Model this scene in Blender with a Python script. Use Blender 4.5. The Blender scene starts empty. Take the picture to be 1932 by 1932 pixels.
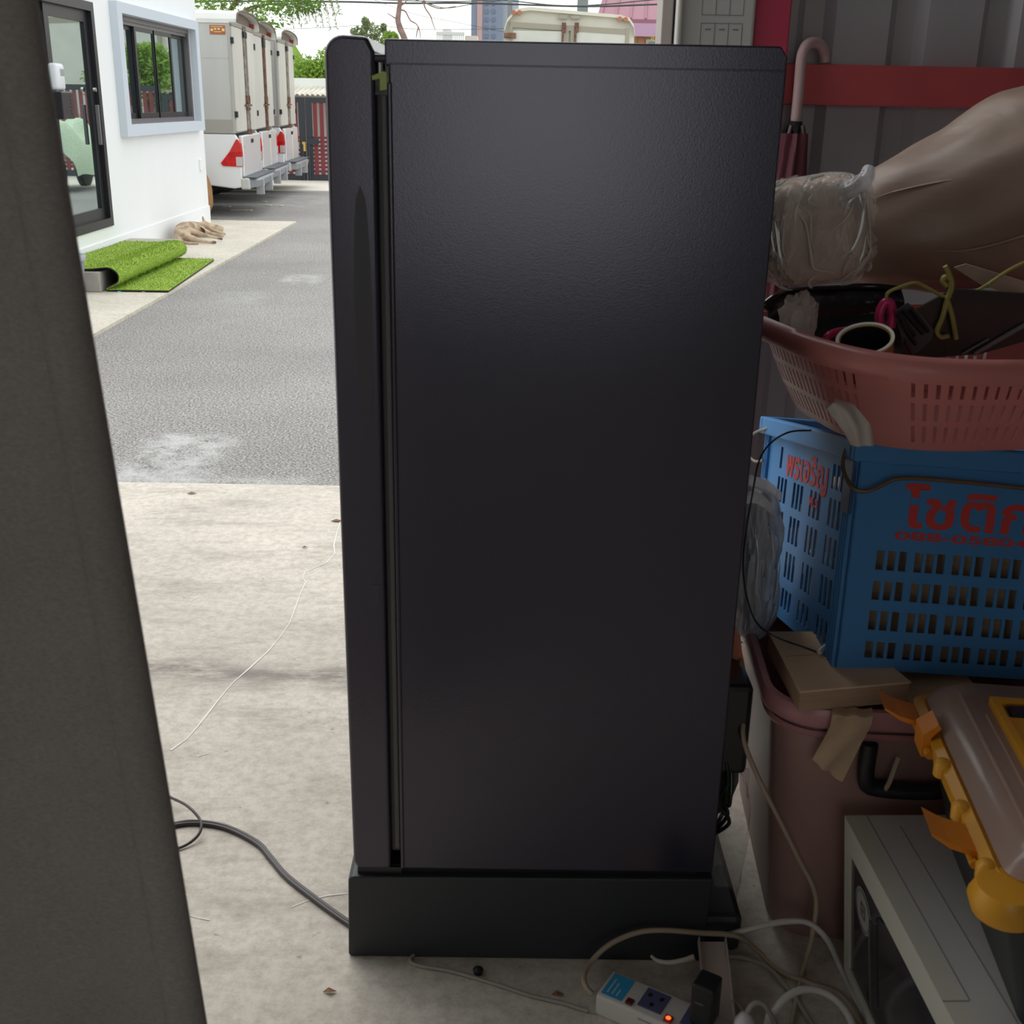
import bpy, bmesh, math, random
from mathutils import Vector, Matrix, noise

# ---------------------------------------------------------------- camera, sky, light, exposure
SC = bpy.context.scene
COL = SC.collection
V = Vector
FPX, PITCH, ROLL, YAW, HCAM = 2160.0, math.radians(19.65), math.radians(1.1), math.radians(0.4), 1.377
F0 = V((math.sin(YAW)*math.cos(PITCH), math.cos(YAW)*math.cos(PITCH), -math.sin(PITCH)))
R0 = V((math.cos(YAW), -math.sin(YAW), 0))
U0 = R0.cross(F0)
RC = math.cos(ROLL)*R0 + math.sin(ROLL)*U0
UC = -math.sin(ROLL)*R0 + math.cos(ROLL)*U0
CAMP = V((0, 0, HCAM))
def ray(px, py): return F0 + RC*((px-966)/FPX) + UC*((966-py)/FPX)
def UY(px, py, y): d = ray(px, py); return CAMP + d*(y/d.y)
def UX(px, py, x): d = ray(px, py); return CAMP + d*(x/d.x)
def UZ(px, py, z=0.0): d = ray(px, py); return CAMP + d*((z-HCAM)/d.z)

cam = bpy.data.cameras.new('camera'); camo = bpy.data.objects.new('camera', cam); COL.objects.link(camo)
cm = Matrix((RC, UC, -F0)).transposed().to_4x4(); cm.translation = CAMP
camo.matrix_world = cm
cam.sensor_width = 36; cam.lens = 36*FPX/1932; cam.clip_start = 0.02; cam.clip_end = 500
cam.dof.use_dof = True; cam.dof.focus_distance = 5.0; cam.dof.aperture_fstop = 16
SC.camera = camo

world = bpy.data.worlds.new('overcast_sky'); SC.world = world; world.use_nodes = True
wn = world.node_tree; wbg = wn.nodes['Background']
wtc = wn.nodes.new('ShaderNodeTexCoord'); wsep = wn.nodes.new('ShaderNodeSeparateXYZ')
wr = wn.nodes.new('ShaderNodeValToRGB')
wn.links.new(wtc.outputs['Generated'], wsep.inputs[0]); wn.links.new(wsep.outputs['Z'], wr.inputs[0])
wr.color_ramp.elements[0].position = 0.0; wr.color_ramp.elements[0].color = (0.93, 0.97, 0.92, 1)
wr.color_ramp.elements[1].position = 0.6; wr.color_ramp.elements[1].color = (0.93, 0.97, 1.0, 1)
wn.links.new(wr.outputs[0], wbg.inputs[0]); wbg.inputs[1].default_value = 1.5

sun = bpy.data.lights.new('veiled_sun', 'SUN'); suno = bpy.data.objects.new('veiled_sun', sun); COL.objects.link(suno)
sun.energy = 1.1; sun.angle = math.radians(50); sun.color = (1, 0.97, 0.92)
suno.rotation_euler = V((0.30, -0.85, -1)).to_track_quat('-Z', 'Y').to_euler()

SC.view_settings.view_transform = 'Standard'; SC.view_settings.look = 'None'
SC.view_settings.gamma = 1; SC.view_settings.use_curve_mapping = False
SC.view_settings.exposure = 0.05

# ---------------------------------------------------------------- materials
MATS = {}
def mat(name, col, rough=0.6, metal=0.0, spec=0.5, var=0.0, scale=8.0, bump=0.0, bscale=60.0, col2=None,
        stretch=(1, 1, 1), alpha=1.0, translucent=0.0, emit=None, estr=0.0, trans=0.0, detail=4.0, coat=0.0):
    if name in MATS: return MATS[name]
    m = bpy.data.materials.new(name); m.use_nodes = True
    nt = m.node_tree; N = nt.nodes; L = nt.links; b = N['Principled BSDF']; out = N['Material Output']
    b.inputs['Roughness'].default_value = rough; b.inputs['Metallic'].default_value = metal
    b.inputs['Specular IOR Level'].default_value = spec; b.inputs['Base Color'].default_value = (*col, 1)
    b.inputs['Alpha'].default_value = alpha; b.inputs['Transmission Weight'].default_value = trans
    b.inputs['Coat Weight'].default_value = coat
    tc = N.new('ShaderNodeTexCoord'); mp = N.new('ShaderNodeMapping'); L.new(tc.outputs['Object'], mp.inputs[0])
    mp.inputs['Scale'].default_value = stretch
    if var or col2:
        n = N.new('ShaderNodeTexNoise'); n.inputs['Scale'].default_value = scale; n.inputs['Detail'].default_value = detail
        L.new(mp.outputs[0], n.inputs['Vector'])
        r = N.new('ShaderNodeValToRGB'); r.color_ramp.elements[0].position = 0.32; r.color_ramp.elements[1].position = 0.68
        c2 = col2 if col2 else tuple(min(1, c*(1+var)) for c in col)
        c1 = col if col2 else tuple(c*(1-var) for c in col)
        r.color_ramp.elements[0].color = (*c1, 1); r.color_ramp.elements[1].color = (*c2, 1)
        L.new(n.outputs['Fac'], r.inputs[0]); L.new(r.outputs[0], b.inputs['Base Color'])
    if bump:
        n2 = N.new('ShaderNodeTexNoise'); n2.inputs['Scale'].default_value = bscale; n2.inputs['Detail'].default_value = 3
        L.new(mp.outputs[0], n2.inputs['Vector'])
        bp = N.new('ShaderNodeBump'); bp.inputs['Strength'].default_value = bump; bp.inputs['Distance'].default_value = 0.01
        L.new(n2.outputs['Fac'], bp.inputs['Height']); L.new(bp.outputs[0], b.inputs['Normal'])
    if emit:
        b.inputs['Emission Color'].default_value = (*emit, 1); b.inputs['Emission Strength'].default_value = estr
    if translucent:
        t = N.new('ShaderNodeBsdfTranslucent'); t.inputs[0].default_value = (*col, 1)
        mx = N.new('ShaderNodeMixShader'); mx.inputs[0].default_value = translucent
        L.new(b.outputs[0], mx.inputs[1]); L.new(t.outputs[0], mx.inputs[2]); L.new(mx.outputs[0], out.inputs[0])
    MATS[name] = m
    return m

def nodes_of(name, rough=0.8):
    m = bpy.data.materials.new(name); m.use_nodes = True; MATS[name] = m
    nt = m.node_tree; b = nt.nodes['Principled BSDF']; b.inputs['Roughness'].default_value = rough
    return m, nt.nodes, nt.links, b
def ramp(N, L, src, stops):
    r = N.new('ShaderNodeValToRGB'); e = r.color_ramp.elements
    while len(e) < len(stops): e.new(0.5)
    for i, (p, c) in enumerate(stops):
        e[i].position = p; e[i].color = (*c, 1) if len(c) == 3 else c
    L.new(src, r.inputs[0]); return r.outputs[0]
def tex(N, L, vec, scale, detail=4, kind='Noise', rough=0.55):
    n = N.new('ShaderNodeTex' + kind); n.inputs['Scale'].default_value = scale
    if kind == 'Noise': n.inputs['Detail'].default_value = detail; n.inputs['Roughness'].default_value = rough
    L.new(vec, n.inputs['Vector']); return n.outputs['Fac'] if kind == 'Noise' else n.outputs['Distance']
def mixc(N, L, fac, a, b, mode='MIX'):
    x = N.new('ShaderNodeMix'); x.data_type = 'RGBA'; x.blend_type = mode
    for s, v in ((x.inputs[0], fac), (x.inputs[6], a), (x.inputs[7], b)):
        if isinstance(v, (int, float)): s.default_value = v
        elif isinstance(v, tuple): s.default_value = (*v, 1) if len(v) == 3 else v
        else: L.new(v, s)
    return x.outputs[2]
def math_n(N, L, op, a, b=None, clamp=False):
    x = N.new('ShaderNodeMath'); x.operation = op; x.use_clamp = clamp
    for i, v in enumerate((a, b)):
        if v is None: continue
        if isinstance(v, (int, float)): x.inputs[i].default_value = v
        else: L.new(v, x.inputs[i])
    return x.outputs[0]
def bumpn(N, L, b, h, s, d=0.01):
    bp = N.new('ShaderNodeBump'); bp.inputs['Strength'].default_value = s; bp.inputs['Distance'].default_value = d
    L.new(h, bp.inputs['Height']); L.new(bp.outputs[0], b.inputs['Normal'])
def mapv(N, L, scale=(1, 1, 1)):
    tc = N.new('ShaderNodeTexCoord'); mp = N.new('ShaderNodeMapping'); mp.inputs['Scale'].default_value = scale
    L.new(tc.outputs['Object'], mp.inputs[0]); return mp.outputs[0]

def concrete_mat(name, light, dark, stain, streak=(1, 4, 1), joint=0.0):
    m, N, L, b = nodes_of(name, 0.75)
    v = mapv(N, L); vs = mapv(N, L, streak)
    base = ramp(N, L, tex(N, L, v, 1.6, 6), [(0.3, dark), (0.65, light)])
    st = ramp(N, L, tex(N, L, vs, 3.0, 7, rough=0.7), [(0.5, (0, 0, 0)), (0.78, (1, 1, 1))])
    c = mixc(N, L, math_n(N, L, 'MULTIPLY', st, 0.75), base, stain)
    fine = ramp(N, L, tex(N, L, v, 34, 7, rough=0.8), [(0.33, (0.62, 0.60, 0.575)), (0.58, (1, 1, 1))])
    c = mixc(N, L, 0.8, c, fine, 'MULTIPLY')
    sp = ramp(N, L, tex(N, L, v, 40, 2), [(0.70, (0, 0, 0)), (0.76, (1, 1, 1))])
    c = mixc(N, L, math_n(N, L, 'MULTIPLY', sp, 0.45), c, (0.12, 0.10, 0.085))
    if joint:
        sp_ = N.new('ShaderNodeSeparateXYZ'); L.new(v, sp_.inputs[0])
        wob = math_n(N, L, 'MULTIPLY', math_n(N, L, 'SUBTRACT', tex(N, L, v, 2.0, 3), 0.5), 0.25)
        dd = math_n(N, L, 'ABSOLUTE', math_n(N, L, 'SUBTRACT', math_n(N, L, 'ADD', sp_.outputs['Y'], wob), joint))
        k_ = math_n(N, L, 'SUBTRACT', 1.0, math_n(N, L, 'DIVIDE', dd, 0.10), True)
        pat = ramp(N, L, tex(N, L, vs, 9, 6, rough=0.75), [(0.34, (0, 0, 0)), (0.55, (1, 1, 1))])
        c = mixc(N, L, math_n(N, L, 'MULTIPLY', math_n(N, L, 'MULTIPLY', k_, pat), 0.95), c, (0.22, 0.19, 0.165))
    L.new(c, b.inputs['Base Color']); bumpn(N, L, b, tex(N, L, v, 30, 6), 0.15)
    return m
M_FLOOR = concrete_mat('garage_concrete', (0.77, 0.70, 0.605), (0.58, 0.525, 0.455), (0.33, 0.285, 0.235), (0.8, 2.6, 1), 2.6)
M_APRON = concrete_mat('apron_concrete', (0.74, 0.68, 0.57), (0.62, 0.57, 0.48), (0.44, 0.40, 0.33), (1.2, 2.5, 1))

def asphalt_mat():
    m, N, L, b = nodes_of('asphalt', 0.85)
    v = mapv(N, L)
    big = ramp(N, L, tex(N, L, v, 0.7, 4), [(0.3, (0.255, 0.245, 0.235)), (0.7, (0.335, 0.32, 0.305))])
    g1 = ramp(N, L, tex(N, L, v, 95, 3, rough=0.7), [(0.36, (0.25, 0.24, 0.23)), (0.5, (1.0, 1.0, 1.0)), (0.64, (2.0, 1.95, 1.85))])
    c = mixc(N, L, 0.85, big, g1, 'MULTIPLY')
    sep = N.new('ShaderNodeSeparateXYZ'); L.new(v, sep.inputs[0])
    def inside(axis, lo, hi, soft):
        a = math_n(N, L, 'DIVIDE', math_n(N, L, 'SUBTRACT', sep.outputs[axis], lo), soft, True)
        c_ = math_n(N, L, 'DIVIDE', math_n(N, L, 'SUBTRACT', hi, sep.outputs[axis]), soft, True)
        return math_n(N, L, 'MULTIPLY', a, c_)
    # pale cement spill with a straight right edge, near the slab, and thinner smears further out
    def spill(x0, x1, y0, y1, sx, sy, amt, sc):
        k = math_n(N, L, 'MULTIPLY', inside('X', x0, x1, sx), inside('Y', y0, y1, sy))
        n = ramp(N, L, tex(N, L, v, sc, 6, rough=0.7), [(0.38, (0, 0, 0)), (0.62, (1, 1, 1))])
        return math_n(N, L, 'MULTIPLY', math_n(N, L, 'MULTIPLY', k, n), amt)
    for s in (spill(-1.6, -1.12, 4.15, 4.9, 0.12, 0.08, 0.75, 9), spill(-1.9, -0.6, 4.05, 4.32, 0.2, 0.09, 0.45, 7),
              spill(-2.25, -1.75, 8.2, 8.9, 0.15, 0.2, 0.3, 4), spill(-1.9, -1.5, 9.2, 9.9, 0.1, 0.2, 0.55, 5),
              spill(-4.6, -2.4, 16.2, 18.4, 0.5, 0.3, 0.35, 2.5)):
        c = mixc(N, L, s, c, (0.62, 0.61, 0.59))
    L.new(c, b.inputs['Base Color']); bumpn(N, L, b, tex(N, L, v, 80, 3), 0.9, 0.012)
    return m
M_ASPHALT = asphalt_mat()

def fabric_mat():
    m, N, L, b = nodes_of('curtain_fabric', 0.95)
    b.inputs['Specular IOR Level'].default_value = 0.15
    v = mapv(N, L); vw = mapv(N, L, (1, 1, 3))
    base = ramp(N, L, tex(N, L, v, 7, 4), [(0.3, (0.34, 0.305, 0.285)), (0.7, (0.40, 0.365, 0.345))])
    fine = ramp(N, L, tex(N, L, vw, 230, 3, rough=0.8), [(0.35, (0.80, 0.80, 0.80)), (0.65, (1.14, 1.14, 1.14))])
    L.new(mixc(N, L, 0.9, base, fine, 'MULTIPLY'), b.inputs['Base Color'])
    bumpn(N, L, b, tex(N, L, v, 240, 2), 0.4, 0.002)
    return m
M_CURTAIN = fabric_mat()

def turf_mat():
    m, N, L, b = nodes_of('green_turf', 0.9)
    v = mapv(N, L)
    c = ramp(N, L, tex(N, L, v, 75, 3, rough=0.7), [(0.3, (0.16, 0.26, 0.02)), (0.5, (0.30, 0.44, 0.05)), (0.75, (0.44, 0.56, 0.10))])
    L.new(c, b.inputs['Base Color']); bumpn(N, L, b, tex(N, L, v, 130, 2), 0.6, 0.01)
    return m
M_TURF = turf_mat()

def mirror_glass(name, tint, refl):
    m, N, L, b = nodes_of(name, 0.05)
    b.inputs['Base Color'].default_value = (0.02, 0.035, 0.035, 1)
    g = N.new('ShaderNodeBsdfGlossy'); g.inputs['Color'].default_value = (*tint, 1); g.inputs['Roughness'].default_value = 0.012
    mx = N.new('ShaderNodeMixShader'); mx.inputs[0].default_value = refl
    L.new(b.outputs[0], mx.inputs[1]); L.new(g.outputs[0], mx.inputs[2]); L.new(mx.outputs[0], N['Material Output'].inputs[0])
    return m
M_PANE = mirror_glass('solar_glass', (0.85, 0.97, 0.95), 0.62)

def film_mat(name, col, amount, rough=0.18, bmp=0.9):
    # thin clear polythene: part see-through, part milky, with a gloss
    m, N, L, b = nodes_of(name, rough)
    b.inputs['Base Color'].default_value = (*col, 1); b.inputs['Specular IOR Level'].default_value = 0.9
    v = mapv(N, L)
    bumpn(N, L, b, tex(N, L, mapv(N, L, (1.6, 1.6, 0.6)), 22, 3, rough=0.55), bmp, 0.03)
    t = N.new('ShaderNodeBsdfTransparent'); tl = N.new('ShaderNodeBsdfTranslucent'); tl.inputs[0].default_value = (*col, 1)
    m1 = N.new('ShaderNodeMixShader'); m1.inputs[0].default_value = 0.35
    L.new(b.outputs[0], m1.inputs[1]); L.new(tl.outputs[0], m1.inputs[2])
    m2 = N.new('ShaderNodeMixShader'); m2.inputs[0].default_value = amount
    L.new(t.outputs[0], m2.inputs[1]); L.new(m1.outputs[0], m2.inputs[2]); L.new(m2.outputs[0], N['Material Output'].inputs[0])
    return m
M_FILM = film_mat('clear_polythene', (0.90, 0.86, 0.81), 0.44, 0.10)
M_FILMT = film_mat('thin_clear_film', (0.8, 0.8, 0.78), 0.2, 0.14)
M_FILMW = film_mat('milky_polythene', (0.80, 0.80, 0.82), 0.68, 0.3)
M_LID = film_mat('smoky_clear_lid', (0.66, 0.50, 0.43), 0.62, 0.22, 0.04)

M_FRIDGE = mat('fridge_charcoal', (0.023, 0.023, 0.036), 0.23, spec=1.0, bump=0.03, bscale=420)
M_FRIDGE.node_tree.nodes['Principled BSDF'].inputs['Specular Tint'].default_value = (0.90, 0.85, 1.0, 1)
M_FRIDGE_D = mat('fridge_base_plastic', (0.032, 0.036, 0.042), 0.42, spec=0.4, bump=0.05, bscale=300)
M_GASKET = mat('gasket_grey', (0.07, 0.067, 0.07), 0.6)
M_BLACK = mat('black_plastic', (0.015, 0.016, 0.018), 0.4)
M_BLACKG = mat('black_gloss', (0.012, 0.012, 0.016), 0.16, spec=0.7)
M_BLACKW = mat('black_wrinkled_vinyl', (0.016, 0.015, 0.02), 0.28, bump=0.5, bscale=30)
M_WALLW = mat('white_render', (0.86, 0.87, 0.88), 0.8, var=0.015, scale=2, bump=0.04, bscale=20, stretch=(1, 1, 0.2))
M_TRIM = mat('pale_grey_trim', (0.58, 0.63, 0.70), 0.7)
M_FRAME = mat('dark_aluminium', (0.025, 0.024, 0.03), 0.35, metal=0.3)
M_FRAMEG = mat('window_track_grey', (0.17, 0.16, 0.17), 0.4, metal=0.4)
M_CORR = mat('corrugated_zinc', (0.50, 0.48, 0.51), 0.55, metal=0.2, var=0.08, scale=3, stretch=(1, 1, 0.1))
M_RED = mat('red_oxide_paint', (0.62, 0.095, 0.105), 0.5, var=0.08, scale=6)
M_REDP = mat('red_post_paint', (0.58, 0.05, 0.11), 0.5)
M_BEIGE = mat('beige_jamb', (0.46, 0.40, 0.38), 0.6)
M_PAPER = mat('white_board', (0.62, 0.61, 0.59), 0.7)
M_PRINT = mat('grey_print', (0.25, 0.24, 0.25), 0.8)
M_ROOFU = mat('roof_underside', (0.20, 0.19, 0.19), 0.7)
M_SHEDW = mat('shed_sheet', (0.17, 0.16, 0.16), 0.7)

# ---------------------------------------------------------------- geometry helpers
class G:
    def __init__(s): s.bm = bmesh.new()
    def box(s, lo, hi, bevel=0.0, seg=2, M=None):
        vs = [s.bm.verts.new((x, y, z)) for z in (lo[2], hi[2]) for y in (lo[1], hi[1]) for x in (lo[0], hi[0])]
        fs = [s.bm.faces.new([vs[i] for i in f]) for f in
              ((0, 2, 3, 1), (4, 5, 7, 6), (0, 1, 5, 4), (2, 6, 7, 3), (0, 4, 6, 2), (1, 3, 7, 5))]
        if bevel:
            es = list({e for f in fs for e in f.edges})
            r = bmesh.ops.bevel(s.bm, geom=es, offset=bevel, segments=seg, affect='EDGES', profile=0.5)
            vs = list({v for f in r['faces'] for v in f.verts} | {v for v in vs if v.is_valid})
        if M is not None: bmesh.ops.transform(s.bm, matrix=M, verts=vs)
        return s
    def loft(s, loops, closed=True, caps=True):
        R = [[s.bm.verts.new(p) for p in lp] for lp in loops]; n = len(R[0])
        for a, b in zip(R, R[1:]):
            for i in range(n if closed else n-1):
                j = (i+1) % n
                try: s.bm.faces.new((a[i], a[j], b[j], b[i]))
                except ValueError: pass
        if caps and closed:
            s.bm.faces.new(R[0][::-1]); s.bm.faces.new(R[-1])
        return s
    def cyl(s, p0, p1, r0, r1=None, n=14, caps=True):
        r1 = r0 if r1 is None else r1; p0, p1 = V(p0), V(p1); d = (p1-p0).normalized()
        a = d.orthogonal().normalized(); b = d.cross(a)
        C = [(a*math.cos(t)+b*math.sin(t)) for t in (2*math.pi*i/n for i in range(n))]
        return s.loft([[p0+c*r0 for c in C], [p1+c*r1 for c in C]], caps=caps)
    def tube(s, pts, r, n=8, res=6, smooth=True):
        P = [V(p) for p in pts]
        if smooth and len(P) > 2:
            Q = []; E = [P[0]*2-P[1]] + P + [P[-1]*2-P[-2]]
            for i in range(1, len(E)-2):
                for k in range(res):
                    t = k/res; a, b, c, d = E[i-1:i+3]
                    Q.append(0.5*((2*b)+(c-a)*t+(2*a-5*b+4*c-d)*t*t+(3*b-a-3*c+d)*t**3))
            P = Q + [P[-1]]
        rr = r if callable(r) else (lambda t: r)
        up = None; loops = []
        for i, p in enumerate(P):
            d = (P[min(i+1, len(P)-1)] - P[max(i-1, 0)]).normalized()
            a = d.orthogonal().normalized() if up is None else (up - d*up.dot(d)).normalized()
            up = a; b = d.cross(a); R = rr(i/(len(P)-1))
            loops.append([p + (a*math.cos(2*math.pi*k/n) + b*math.sin(2*math.pi*k/n))*R for k in range(n)])
        return s.loft(loops)
    def lathe(s, prof, c=(0, 0, 0), n=24, M=None):
        c = V(c); loops = []
        for r, z in prof:
            lp = [V((r*math.cos(2*math.pi*i/n), r*math.sin(2*math.pi*i/n), z)) for i in range(n)]
            loops.append([(M @ p if M is not None else p) + c for p in lp])
        return s.loft(loops)
    def prism(s, poly, a, b, axis='y'):
        f = {'x': lambda p, t: (t, p[0], p[1]), 'y': lambda p, t: (p[0], t, p[1]), 'z': lambda p, t: (p[0], p[1], t)}[axis]
        return s.loft([[f(p, a) for p in poly], [f(p, b) for p in poly]])
    def perf(s, us, vs, solid, fn):
        # panel of cells with real holes; fn(u, v, side) -> point, side 0 = outer skin, 1 = inner skin
        nu, nv = len(us)-1, len(vs)-1; cache = {}
        def vert(i, j, k):
            if (i, j, k) not in cache: cache[i, j, k] = s.bm.verts.new(fn(us[i], vs[j], k))
            return cache[i, j, k]
        S = lambda i, j: 0 <= i < nu and 0 <= j < nv and solid(i, j)
        for i in range(nu):
            for j in range(nv):
                if not S(i, j): continue
                a = ((i, j), (i+1, j), (i+1, j+1), (i, j+1))
                s.bm.faces.new([vert(*p, 0) for p in a]); s.bm.faces.new([vert(*p, 1) for p in a[::-1]])
                for (p, q), (di, dj) in zip(((a[0], a[1]), (a[1], a[2]), (a[2], a[3]), (a[3], a[0])), ((0, -1), (1, 0), (0, 1), (-1, 0))):
                    if not S(i+di, j+dj):
                        s.bm.faces.new((vert(*p, 0), vert(*p, 1), vert(*q, 1), vert(*q, 0)))
        return s
    def grid(s, fn, nu, nv, thick=0.0):
        us = [i/nu for i in range(nu+1)]; vs = [j/nv for j in range(nv+1)]
        if thick: return s.perf(us, vs, lambda i, j: True, lambda u, v, k: fn(u, v, k*thick))
        R = [[s.bm.verts.new(fn(u, v, 0)) for v in vs] for u in us]
        for i in range(nu):
            for j in range(nv): s.bm.faces.new((R[i][j], R[i+1][j], R[i+1][j+1], R[i][j+1]))
        return s
    def quad(s, *p): s.bm.faces.new([s.bm.verts.new(q) for q in p]); return s
    def done(s, name, m, parent=None, smooth=None, world=False, fix=True):
        if fix: bmesh.ops.recalc_face_normals(s.bm, faces=s.bm.faces)
        me = bpy.data.meshes.new(name); s.bm.to_mesh(me); s.bm.free()
        if smooth is not None:
            me.polygons.foreach_set('use_smooth', [True]*len(me.polygons))
            me.set_sharp_from_angle(angle=math.radians(smooth))
        return link(name, me, m, parent, world)
MW = {}
def root_of(o):
    while o.parent: o = o.parent
    return o
def link(name, me, m, parent=None, world=False):
    o = bpy.data.objects.new(name, me)
    if m: me.materials.clear(); me.materials.append(m)
    COL.objects.link(o)
    if parent:
        if world: me.transform(MW[root_of(parent).name].inverted())
        o.parent = parent
    else: MW[o.name] = Matrix.Identity(4)
    return o
def tag(o, label=None, cat=None, group=None, kind=None):
    if label: o['label'] = label
    if cat: o['category'] = cat
    if group: o['group'] = group
    if kind: o['kind'] = kind
    return o
def thing(name, label, cat, loc=(0, 0, 0), rz=0.0, group=None, M=None):
    o = bpy.data.objects.new(name, None); o.empty_display_size = 0.05; COL.objects.link(o)
    mw = M if M is not None else Matrix.Translation(V(loc)) @ Matrix.Rotation(rz, 4, 'Z')
    o.matrix_world = mw; MW[o.name] = mw
    return tag(o, label, cat, group)
def struct(o): o['kind'] = 'structure'; return o
def sub(name, g, m, parent, label=None, smooth=None, world=False):
    o = g.done(name, m, parent, smooth, world)
    if label: o['label'] = label
    return o
def text_mesh(txt, size, ext=0.0004):
    c = bpy.data.curves.new('lettering', 'FONT'); c.body = txt; c.size = size; c.extrude = ext; c.offset = size*0.022; c.resolution_u = 3
    o = bpy.data.objects.new('lettering', c); COL.objects.link(o)
    bpy.context.view_layer.update()
    me = bpy.data.meshes.new_from_object(o.evaluated_get(bpy.context.evaluated_depsgraph_get()))
    bpy.data.objects.remove(o); return me
def superell(a, b, n, k, ang=0, c=(0, 0)):
    P = []
    for i in range(n):
        t = 2*math.pi*i/n; x = a*math.copysign(abs(math.cos(t))**(2/k), math.cos(t)); y = b*math.copysign(abs(math.sin(t))**(2/k), math.sin(t))
        P.append((c[0]+x*math.cos(ang)-y*math.sin(ang), c[1]+x*math.sin(ang)+y*math.cos(ang)))
    return P
def rrect(w, h, r, n=6, c=(0, 0)):
    P = []
    for cx, cy, a0 in ((w/2-r, h/2-r, 0), (-w/2+r, h/2-r, 90), (-w/2+r, -h/2+r, 180), (w/2-r, -h/2+r, 270)):
        for k in range(n+1):
            a = math.radians(a0+90*k/n); P.append((c[0]+cx+r*math.cos(a), c[1]+cy+r*math.sin(a)))
    return P
RNG = random.Random(7)
def crumple(g, c, rad, M=None, nu=48, nv=30, amp=0.12, f=2.2, seed=0, k=2.6, flat=None):
    # a soft bag: superellipsoid with sharp creases
    c = V(c); loops = []
    for j in range(1, nv):
        ph = math.pi*j/nv - math.pi/2; lp = []
        for i in range(nu):
            t = 2*math.pi*i/nu
            sg = lambda q: math.copysign(abs(q)**(2/k), q)
            p = V((sg(math.cos(ph))*sg(math.cos(t)), sg(math.cos(ph))*sg(math.sin(t)), sg(math.sin(ph))))
            q = p*f + V((seed*3.1, seed*1.7, seed))
            w = 1 + amp*(noise.turbulence(q, 4, True)-0.6) + amp*0.7*(abs(noise.noise(q*2.1)))
            p = V((p.x*rad[0], p.y*rad[1], p.z*rad[2]))*w
            if M is not None: p = M @ p
            p = p + c
            if flat is not None: p.z = max(p.z, flat)
            lp.append(p)
        loops.append(lp)
    return g.loft(loops)
def softbag(g, c, rad, M=None, nu=96, nv=44, k=3.0, pleat=0.05, seed=0, lump=0.08):
    # a thin bag: rounded body with running pleats instead of noise
    c = V(c); loops = []; r_ = random.Random(seed); ph_ = [r_.uniform(0, 6.28) for _ in range(8)]
    sg = lambda q: math.copysign(abs(q)**(2/k), q)
    for j in range(1, nv):
        ph = math.pi*j/nv - math.pi/2; lp = []
        for i in range(nu):
            t = 2*math.pi*i/nu
            p = V((sg(math.cos(ph))*sg(math.cos(t)), sg(math.cos(ph))*sg(math.sin(t)), sg(math.sin(ph))))
            z = p.z
            rid = 0
            for q, (n_, tw) in enumerate(((7, 2.4), (11, -3.6), (17, 4.4))):
                a = math.sin(n_*t*0.5 + tw*z + ph_[q] + 1.2*math.sin(2*z+ph_[q+3]))
                rid += (1-abs(a))**3/(1+q*0.5)
            w = 1 + pleat*rid + lump*noise.noise(p*1.6+V((seed, 0, 0)))
            p = V((p.x*rad[0]*w, p.y*rad[1]*w, p.z*rad[2]*(1+lump*0.6*noise.noise(p*1.3+V((0, seed, 3))))))
            if M is not None: p = M @ p
            lp.append(p + c)
        loops.append(lp)
    return g.loft(loops)
def glint_creases(parent, c, rad, m, n, seed, M=None, k=3.0, r=0.0012, amin=2.4, amax=5.6):  # pale ridges over the film, highlight streaks put into their colour
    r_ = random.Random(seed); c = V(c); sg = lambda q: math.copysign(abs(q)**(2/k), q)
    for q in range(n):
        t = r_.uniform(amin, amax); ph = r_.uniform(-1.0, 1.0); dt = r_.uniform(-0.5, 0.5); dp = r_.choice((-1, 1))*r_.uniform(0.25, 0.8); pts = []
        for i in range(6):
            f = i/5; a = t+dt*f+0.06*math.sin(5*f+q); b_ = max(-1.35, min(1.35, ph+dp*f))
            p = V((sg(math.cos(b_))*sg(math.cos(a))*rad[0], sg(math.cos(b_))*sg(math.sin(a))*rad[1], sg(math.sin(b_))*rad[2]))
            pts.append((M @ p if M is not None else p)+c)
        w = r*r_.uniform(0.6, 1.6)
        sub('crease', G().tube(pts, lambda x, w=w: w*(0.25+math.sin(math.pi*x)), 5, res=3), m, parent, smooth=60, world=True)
def leaves(g, c, rad, n, size, rng, shell=0.35, droop=0.0, aspect=0.4):
    c = V(c)
    for _ in range(n):
        d = V((rng.gauss(0, 1), rng.gauss(0, 1), rng.gauss(0, 1))).normalized(); r = rng.uniform(shell, 1)**0.6
        p = c + V((d.x*rad[0]*r, d.y*rad[1]*r, d.z*rad[2]*r))
        a = V((rng.gauss(0, 1), rng.gauss(0, 1), rng.gauss(0, 0.7)-droop)).normalized(); b = a.cross(V((rng.gauss(0, 1), rng.gauss(0, 1), rng.gauss(0, 1)))).normalized()
        s = size*rng.uniform(0.6, 1.4)
        g.quad(p-a*s, p+b*s*aspect, p+a*s, p-b*s*aspect)
    return g

# ================================================================ THE SETTING
# garage slab, yard, apron
floor = struct(G().box((-4.2, -4.0, -0.25), (2.1, 4.12, 0.0)).done('floor', M_FLOOR))
ground = struct(G().box((-60, 4.12, -0.3), (60, 140, -0.022)).done('ground', M_ASPHALT))
apron = struct(G().prism([(-9, 4.12), (-2.53, 4.12), (-2.545, 14.05), (-9, 14.05)], -0.2, 0.0, 'z').done('paving_apron', M_APRON))
M_CURB = mat('gate_threshold_concrete', (0.78, 0.73, 0.64), 0.8, var=0.05, scale=3)
struct(G().box((-14, 19.1, -0.2), (12, 24.0, -0.004)).done('paving_threshold', M_CURB))
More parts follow.
